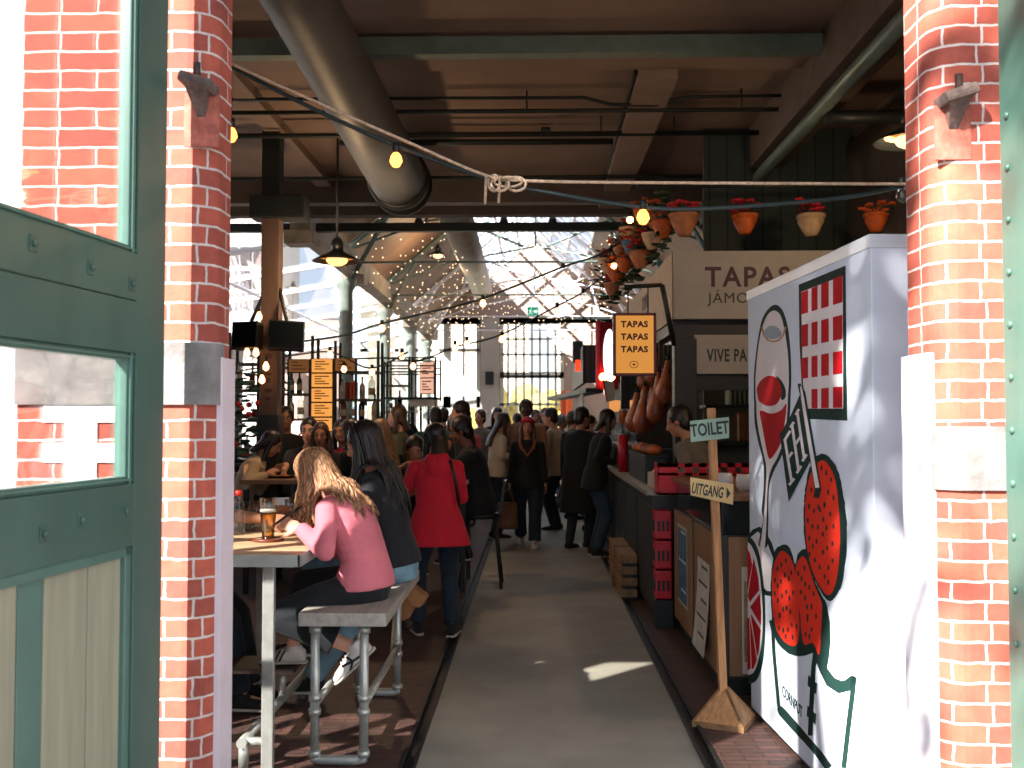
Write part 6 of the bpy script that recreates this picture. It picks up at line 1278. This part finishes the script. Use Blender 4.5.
# ---- person in the red jacket
RJ = c_('red_jacket', 'c4102a', .08, .8, 9, stretch=(2, 2, .6))
t, r = person('person in a red hooded jacket seen from behind at the dark high table', (-.72, 7.5), 14, 1.56, 'near', 'f', lean=(3, 10), head=(18, 28), hl=(-1.0, 7.78, 1.1), hr=(-.62, 7.86, 1.0), epole=(.35, -.5, -1), fl=(-.86, 7.52, .085), fr=(-.60, 7.45, .085), fdl=(-.3, 1, 0), fdr=(.15, 1, 0), hair=('black', 'bob'), skin='tan',
    top=RJ, toplen=.20, flare=1.3, bottom=c_('navy_jeans', '162636', .15, .3, 20), legw=1.12, shoes='black', hood=True, b=1.08, eyes=False, curl=(.5, .5))
m = MB(); S, C, P, f2, Sx, k = r['S'], r['C'], r['P'], r['f2'], r['Sx'], r['k']
m.tube([S - Sx * .06 * k + f2 * .1 - V((0, 0, .02)), S + Sx * .09 * k + r['d2'] * .035, S + Sx * .1 * k - f2 * .115, C + Sx * .13 * k - f2 * .13, r['Wp'] + Sx * .17 * k - f2 * .08], .011, 8, flat=.5); obj('bag_strap', m, BLACK, t, world=False)
# ---- woman with the red headband
def headband(t, r, m_):
    m = MB(); hp = r['hp']; m.tube([hp(.089 * math.sin(q), -.02 + .106 * math.cos(q), .075 + .028 * math.cos(q)) for q in [R(20 * j) for j in range(18)]], .024 * r['hs'], 10, closed=True, flat=.5); m.ball(hp(.0, -.02, .09), [.083 * r['hs'], .098 * r['hs'], .062 * r['hs']], r['B3']); obj('headband', m, m_, t, world=False)
t, r = person('person with a red headband walking up the aisle in dark clothes', (-.07, 12.8), 180, 1.60, 'mid', 'f', lean=(0, 2), head=(4, 0), hl=None, hr=(-.30, 12.72, .74), fl=(.02, 12.55, .085), fr=(-.16, 13.05, .12), fdl=(0, -1, 0), fdr=(0, -1, -.3), skin='tan', hair=('brown', 'long'),
    top=c_('black_coat', '0d1012', .1), toplen=.14, flare=1.15, bottom=c_('dark_denim', '14222c'), legw=1.35, shoes='white', b=1.1)
headband(t, r, pm('red_headband', 'c2132c', .7))
m = MB(); m.tube([r['S'] + r['Sx'] * x + r['f2'] * y + V((0, 0, z)) for x, y, z in ((-.1, .05, .03), (-.08, .125, -.05), (0, .14, -.16), (.08, .125, -.05), (.1, .05, .03))], .022, 8); obj('scarf', m, pm('rust_scarf', '8a4a30', .8), t, world=False)
tb2 = thing('tote_bag', 'brown tote bag carried by the person with the red headband', 'bag', (-.32, 12.7, .3)); m = MB()
m.loft([((-.32, 12.7, .22), (.11, 0, 0), (0, .05, 0)), ((-.32, 12.7, .26), (.125, 0, 0), (0, .065, 0)), ((-.32, 12.7, .56), (.12, 0, 0), (0, .05, 0))], 16); obj('body', m, pm('tan_leather', '8a5e40', .6, var=.2), tb2)
m = MB()
for s in (-.045, .045): m.tube([(-.40, 12.7 + s, .55), (-.36, 12.7 + s * .5, .68), (-.31, 12.7, .735), (-.28, 12.7 + s * .5, .68), (-.24, 12.7 + s, .55)], .009, 6)
obj('handle', m, pm('tan_leather', '8a5e40'), tb2)
# ---- tall person behind her, people at the counters and tables
TANJ = c_('tan_jacket', '9a6e4e'); BLK = c_('black_wool', '0c0e10'); DNM = c_('blue_denim', '22384a'); BEI = c_('beige_knit', 'b59c7c'); WHT = c_('cream_top', 'c9b8a0'); TEAL = c_('teal_shirt', '2a5a5e'); NAV = c_('navy_top', '141c28'); GRY = c_('grey_shirt', '6a6257'); RDT = c_('red_top', 'a8182a'); PNK = c_('pink_top', 'c0505c'); GRN_ = c_('olive_top', '4a4a38')
P_ = person
P_('tall person in an open tan jacket walking behind the person with the headband', (-.10, 14.2), 180, 1.86, 'mid', 'm', lean=(0, 2), fl=(.0, 14.05, .085), fr=(-.22, 14.5, .1), skin='dark', hair=('black', 'short'), top=TANJ, toplen=.2, flare=1.1, bottom=NAV, b=1.1)
P_('person in a long black coat standing in the aisle at the long counter', (.57, 12.6), -35, 1.74, 'mid', 'm', lean=(2, 8), head=(12, -20), fl=(.45, 12.5, .085), fr=(.68, 12.6, .085), hair=('black', 'short'), skin='tan', top=BLK, toplen=.5, flare=1.1, bottom=NAV, b=1.12)
P_('person in black jacket and blue jeans leaning on the long counter', (.74, 11.9), -80, 1.72, 'mid', 'f', lean=(8, 14), head=(15, 0), hr=(.95, 11.7, 1.1), hl=(.96, 12.05, 1.1), hair=('black', 'bob'), skin='tan', top=BLK, toplen=.16, bottom=DNM, legw=1.05, b=1.05)
P_('person in a beige jacket standing past the black coated person', (.33, 14.6), 70, 1.75, 'mid', 'm', head=(10, 10), lean=(2, 8), hair=('black', 'short'), skin='fair', top=BEI, toplen=.15, bottom=NAV)
P_('person in an olive jacket at the far kiosk', (.62, 16.2), -60, 1.72, 'far', 'm', hair=('brown', 'short'), skin='fair', top=GRN_, toplen=.2, bottom=NAV)
P_('person in black jacket seated on a bar stool eating', (-.53, 9.68), 88, 1.80, 'mid', 'm', pel=(-.53, 9.68, .80), lean=(4, 16), head=(22, 0), hl=(-.82, 9.55, 1.30), hr=(-.80, 9.8, 1.12), fl=(-.74, 9.58, .32), fr=(-.70, 9.85, .32), hair=('black', 'short'), skin='brown', top=BLK, toplen=.1, bottom=BLK, b=1.1)
P_('person in a cream top standing with her side turned', (-.50, 13.6), -70, 1.68, 'mid', 'f', lean=(3, 10), head=(14, 0), hr=(-.25, 13.5, 1.12), hl=(-.22, 13.75, 1.1), hair=('black', 'long'), skin='tan', top=WHT, toplen=.08, bottom=NAV)
P_('person in beige standing past the person in the cream top', (-.45, 16.0), 170, 1.70, 'far', 'f', hair=('grey', 'bob'), skin='tan', top=BEI, toplen=.14, bottom=NAV)
# left table
P_('person in dark shirt resting his chin on his hand at the wooden table', (-2.33, 10.42), 188, 1.76, 'mid', 'm', pel=(-2.33, 10.42, .80), lean=(10, 16), head=(8, -6), hl=(-2.30, 10.08, 1.30), hr=(-2.44, 9.76, 1.09), fl=(-2.2, 10.0, .3), fr=(-2.45, 10.0, .3), hdl=(0, .2, 1), hair=('black', 'short'), skin='fair', top=c_('plum_shirt', '1d1420'), sleeves=.25, toplen=.1, bottom=NAV)
P_('person in black sitting beside the person with hand on chin at the wooden table', (-2.14, 10.1), 178, 1.66, 'mid', 'f', pel=(-2.12, 10.1, .80), lean=(6, 12), head=(12, 5), hl=(-1.95, 9.72, 1.09), hr=(-2.25, 9.72, 1.09), fl=(-2.0, 9.8, .3), fr=(-2.2, 9.8, .3), hair=('brown', 'bob'), skin='tan', top=BLK, toplen=.1, bottom=NAV)
P_('person in a beige jacket bent over the wooden table beside the pinkish board', (-2.80, 9.5), -75, 1.66, 'mid', 'f', pel=(-2.80, 9.5, .78), lean=(14, 30), head=(35, 0), hl=(-2.5, 9.6, 1.09), hr=(-2.5, 9.35, 1.09), fl=(-2.5, 9.65, .3), fr=(-2.5, 9.4, .3), hair=('black', 'bob'), skin='tan', top=BEI, toplen=.08, bottom=NAV)
P_('staff member in a black shirt standing before the brown column', (-2.72, 11.0), 175, 1.72, 'mid', 'm', hair=('black', 'short'), skin='brown', top=BLK, toplen=.14, bottom=NAV, head=(10, 20))
P_('person in a red top seen behind the person in the pink sweater', (-1.95, 10.6), 150, 1.66, 'mid', 'f', pel=(-1.95, 10.6, .82), lean=(6, 14), head=(10, 20), fl=(-1.9, 10.2, .3), fr=(-2.05, 10.2, .3), hair=('black', 'bob'), skin='tan', top=RDT, toplen=.1, bottom=NAV)
P_('person with long hair sitting behind the person in the black sweater', (-1.33, 9.1), 40, 1.68, 'mid', 'f', pel=(-1.33, 9.1, .82), lean=(4, 12), head=(16, 10), fl=(-1.5, 9.4, .3), fr=(-1.3, 9.45, .3), hair=('blond', 'long'), skin='fair', top=NAV, toplen=.1, bottom=NAV)
P_('person in black seated between bench and lit menu', (-1.68, 9.7), 60, 1.7, 'mid', 'f', pel=(-1.68, 9.7, .82), lean=(4, 12), head=(16, 10), fl=(-1.9, 9.9, .3), fr=(-1.75, 10.1, .3), hair=('black', 'bob'), skin='tan', top=BLK, toplen=.1, bottom=NAV)
P_('person in dark top eating at the dark high table', (-1.18, 9.05), 190, 1.6, 'mid', 'm', pel=(-1.12, 9.35, .74), lean=(12, 26), head=(28, 0), hl=(-1.0, 8.95, 1.12), hr=(-1.2, 8.95, 1.16), fl=(-1.0, 9.1, .3), fr=(-1.2, 9.1, .3), hair=('black', 'short'), skin='tan', top=NAV, toplen=.1, bottom=NAV)
P_('broad person in a teal shirt seen from behind past the red jacket', (-1.24, 12.9), 15, 1.74, 'mid', 'm', hair=('black', 'short'), skin='tan', top=TEAL, toplen=.14, bottom=NAV, b=1.2, head=(12, 0), lean=(2, 10))
P_('person in a pale teal top next to the broad person in teal', (-1.05, 13.5), 20, 1.68, 'mid', 'f', hair=('blond', 'bob'), skin='fair', top=c_('pale_teal_top', '4a8088'), toplen=.12, bottom=NAV)
P_('person in a pink top standing past the person in black jacket', (-1.0, 15.2), 170, 1.66, 'far', 'f', hair=('brown', 'short'), skin='fair', top=PNK, toplen=.12, bottom=NAV)
P_('bartender in black working behind the pale bar under the wire rack', (-2.2, 17.0), 160, 1.85, 'far', 'm', hair=('black', 'short'), skin='brown', top=BLK, toplen=.12, bottom=BLK, lean=(4, 12), head=(25, 0), hl=(-2.0, 16.6, 1.2), hr=(-2.3, 16.6, 1.2), sleeves=.3)
P_('bar guest in a white and red top before the pale bar', (-2.32, 15.0), 60, 1.64, 'far', 'f', hair=('brown', 'short'), skin='fair', top=c_('white_red_top', 'c9a8a0'), toplen=.12, bottom=NAV)
P_('server in a grey shirt working behind the long counter', (1.45, 8.33), 55, 1.74, 'mid', 'm', lean=(14, 26), head=(24, 10), hl=(1.15, 8.3, 1.15), hr=(1.2, 8.6, 1.15), hair=('black', 'short'), skin='tan', top=GRY, toplen=.12, bottom=NAV, b=1.05, eyes=False)
CR_ = [(-1.5, 11.4, 100, 'brown', 'bob', GRN_), (-1.72, 12.6, 200, 'black', 'short', BLK), (-.78, 11.7, 95, 'black', 'short', BLK), (-.85, 16.5, 150, 'brown', 'short', GRY), (-.62, 17.5, 185, 'black', 'bob', BLK), (.22, 17.2, 175, 'brown', 'long', NAV), (.05, 19.0, 180, 'black', 'short', GRN_), (-.28, 18.3, 10, 'black', 'short', BLK), (.48, 18.2, -80, 'grey', 'short', GRY), (-1.5, 16.8, 20, 'black', 'short', NAV), (.78, 14.4, -85, 'black', 'short', BLK), (.42, 20.5, 160, 'blond', 'bob', BEI)]
wd_ = ['in an olive top at the long table', 'in black at the far end of the racks', 'in black standing by the long high table', 'in grey past the pink top', 'in black with a bob near the brick pillar', 'long haired in navy left of the glazed doors view', 'in olive framed by the glazed doors', 'in black walking away past the tall person', 'in grey near the far kiosk', 'in navy past the pale bar', 'in black at the end of the long counter', 'in beige far down the aisle']
for (x, y, w_, h1, h2, tp_), l in zip(CR_, wd_): P_('person ' + l, (x, y), w_, rnd.uniform(1.64, 1.8), 'far', 'f' if h2 != 'short' else 'm', hair=(h1, h2), skin=rnd.choice(['fair', 'tan', 'brown']), top=tp_, toplen=.14, bottom=NAV, head=(rnd.uniform(0, 15), rnd.uniform(-20, 20)), eyes=False)
# ------------------------------------------------------------ street tree outside, standing behind the viewer; it dapples the sun
tr_ = thing('street_tree', 'leafy street tree standing outside across the street', 'tree', (-9.5, -9, 0)); q = random.Random(5)
m = MB(); m.tube([(-9.5, -9, 0), (-9.45, -8.9, 3.5), (-9.2, -8.3, 7), (-8.3, -6.2, 9.0), (-7.4, -4.7, 10.0), (-6.9, -4, 10.8)], [.22, .19, .16, .12, .07, .03], 12)
for a in range(9):
    m.tube([(-7.5, -4.9, 9.9), (-6.9 + q.uniform(-.5, 1.2), -4 + q.uniform(-.9, .9), 10 + q.uniform(-.4, .8))], [.045, .012], 7)
obj('trunk', m, pm('bark', '4a3a2c', .9), tr_)
m = MB()
def leaf(c, s):
    r_ = M.Rotation(q.uniform(0, 6.3), 3, 'Z') @ M.Rotation(q.uniform(-1.2, 1.2), 3, 'X') @ M.Rotation(q.uniform(-1, 1), 3, 'Y')
    m.add([c + r_ @ V(v) * s for v in ((-.5, 0, 0), (0, -.3, .02), (.5, 0, 0), (0, .3, .02))], [(0, 1, 2, 3)])
for k in range(560):
    d = V((q.gauss(0, 1), q.gauss(0, 1), q.gauss(0, 1))); d = d.normalized() * q.random() ** .33
    o_ = V((-6.45, -4, 9.75)) if k % 2 else V((-7.4, -4, 10.7)); leaf(o_ + V((d.x * .62, d.y * .9, d.z * .8)), .27)
for k in range(40):
    c = V((q.uniform(-7.3, -4.9), -4 + q.uniform(-.6, .6), q.uniform(7.6, 10.2))); c.z = max(c.z, 9.2) if c.x < -6.2 else c.z
    for j in range(9): leaf(c + V((q.gauss(0, .13), q.gauss(0, .13), q.gauss(0, .13))), .22)
obj('foliage', m, pm('street_leaf', '3f5a2c', .7, var=.3), tr_, kind='stuff', norm=False)
# ------------------------------------------------------------ light
SUN_T, SUN_EL = .92, 35.
sd = bpy.data.lights.new('sun', 'SUN'); so = bpy.data.objects.new('sun', sd); COL.objects.link(so)
dh = V((SUN_T, 1, 0)).normalized(); dv = dh * math.cos(R(SUN_EL)) - V((0, 0, 1)) * math.sin(R(SUN_EL))
so.rotation_euler = dv.to_track_quat('-Z', 'Y').to_euler(); sd.energy = 30.; sd.angle = R(.6); sd.color = (1., .935, .87); so.location = (-10, -10, 15)
w = bpy.data.worlds.new('sky'); SC.world = w; w.use_nodes = True; nt = w.node_tree; nt.nodes.clear()
o = nt.nodes.new('ShaderNodeOutputWorld'); bg = nt.nodes.new('ShaderNodeBackground')
sk = nt.nodes.new('ShaderNodeTexSky'); sk.sky_type = 'HOSEK_WILKIE'; sk.turbidity = 4.; sk.ground_albedo = .4; sk.sun_direction = (-dv).normalized()
mx = nt.nodes.new('ShaderNodeMix'); mx.data_type = 'RGBA'; mx.inputs[0].default_value = .6; mx.inputs[7].default_value = (1.0, 1.12, 1.32, 1)
nt.links.new(sk.outputs[0], mx.inputs[6]); nt.links.new(mx.outputs[2], bg.inputs[0]); nt.links.new(bg.outputs[0], o.inputs[0]); bg.inputs[1].default_value = 1.9
vs = SC.view_settings; vs.view_transform = 'Standard'; vs.look = 'None'; vs.gamma = 1; vs.exposure = .15; vs.use_curve_mapping = False
SC.cycles.max_bounces = 10; SC.cycles.diffuse_bounces = 5; SC.cycles.transparent_max_bounces = 12; SC.cycles.sample_clamp_indirect = 6
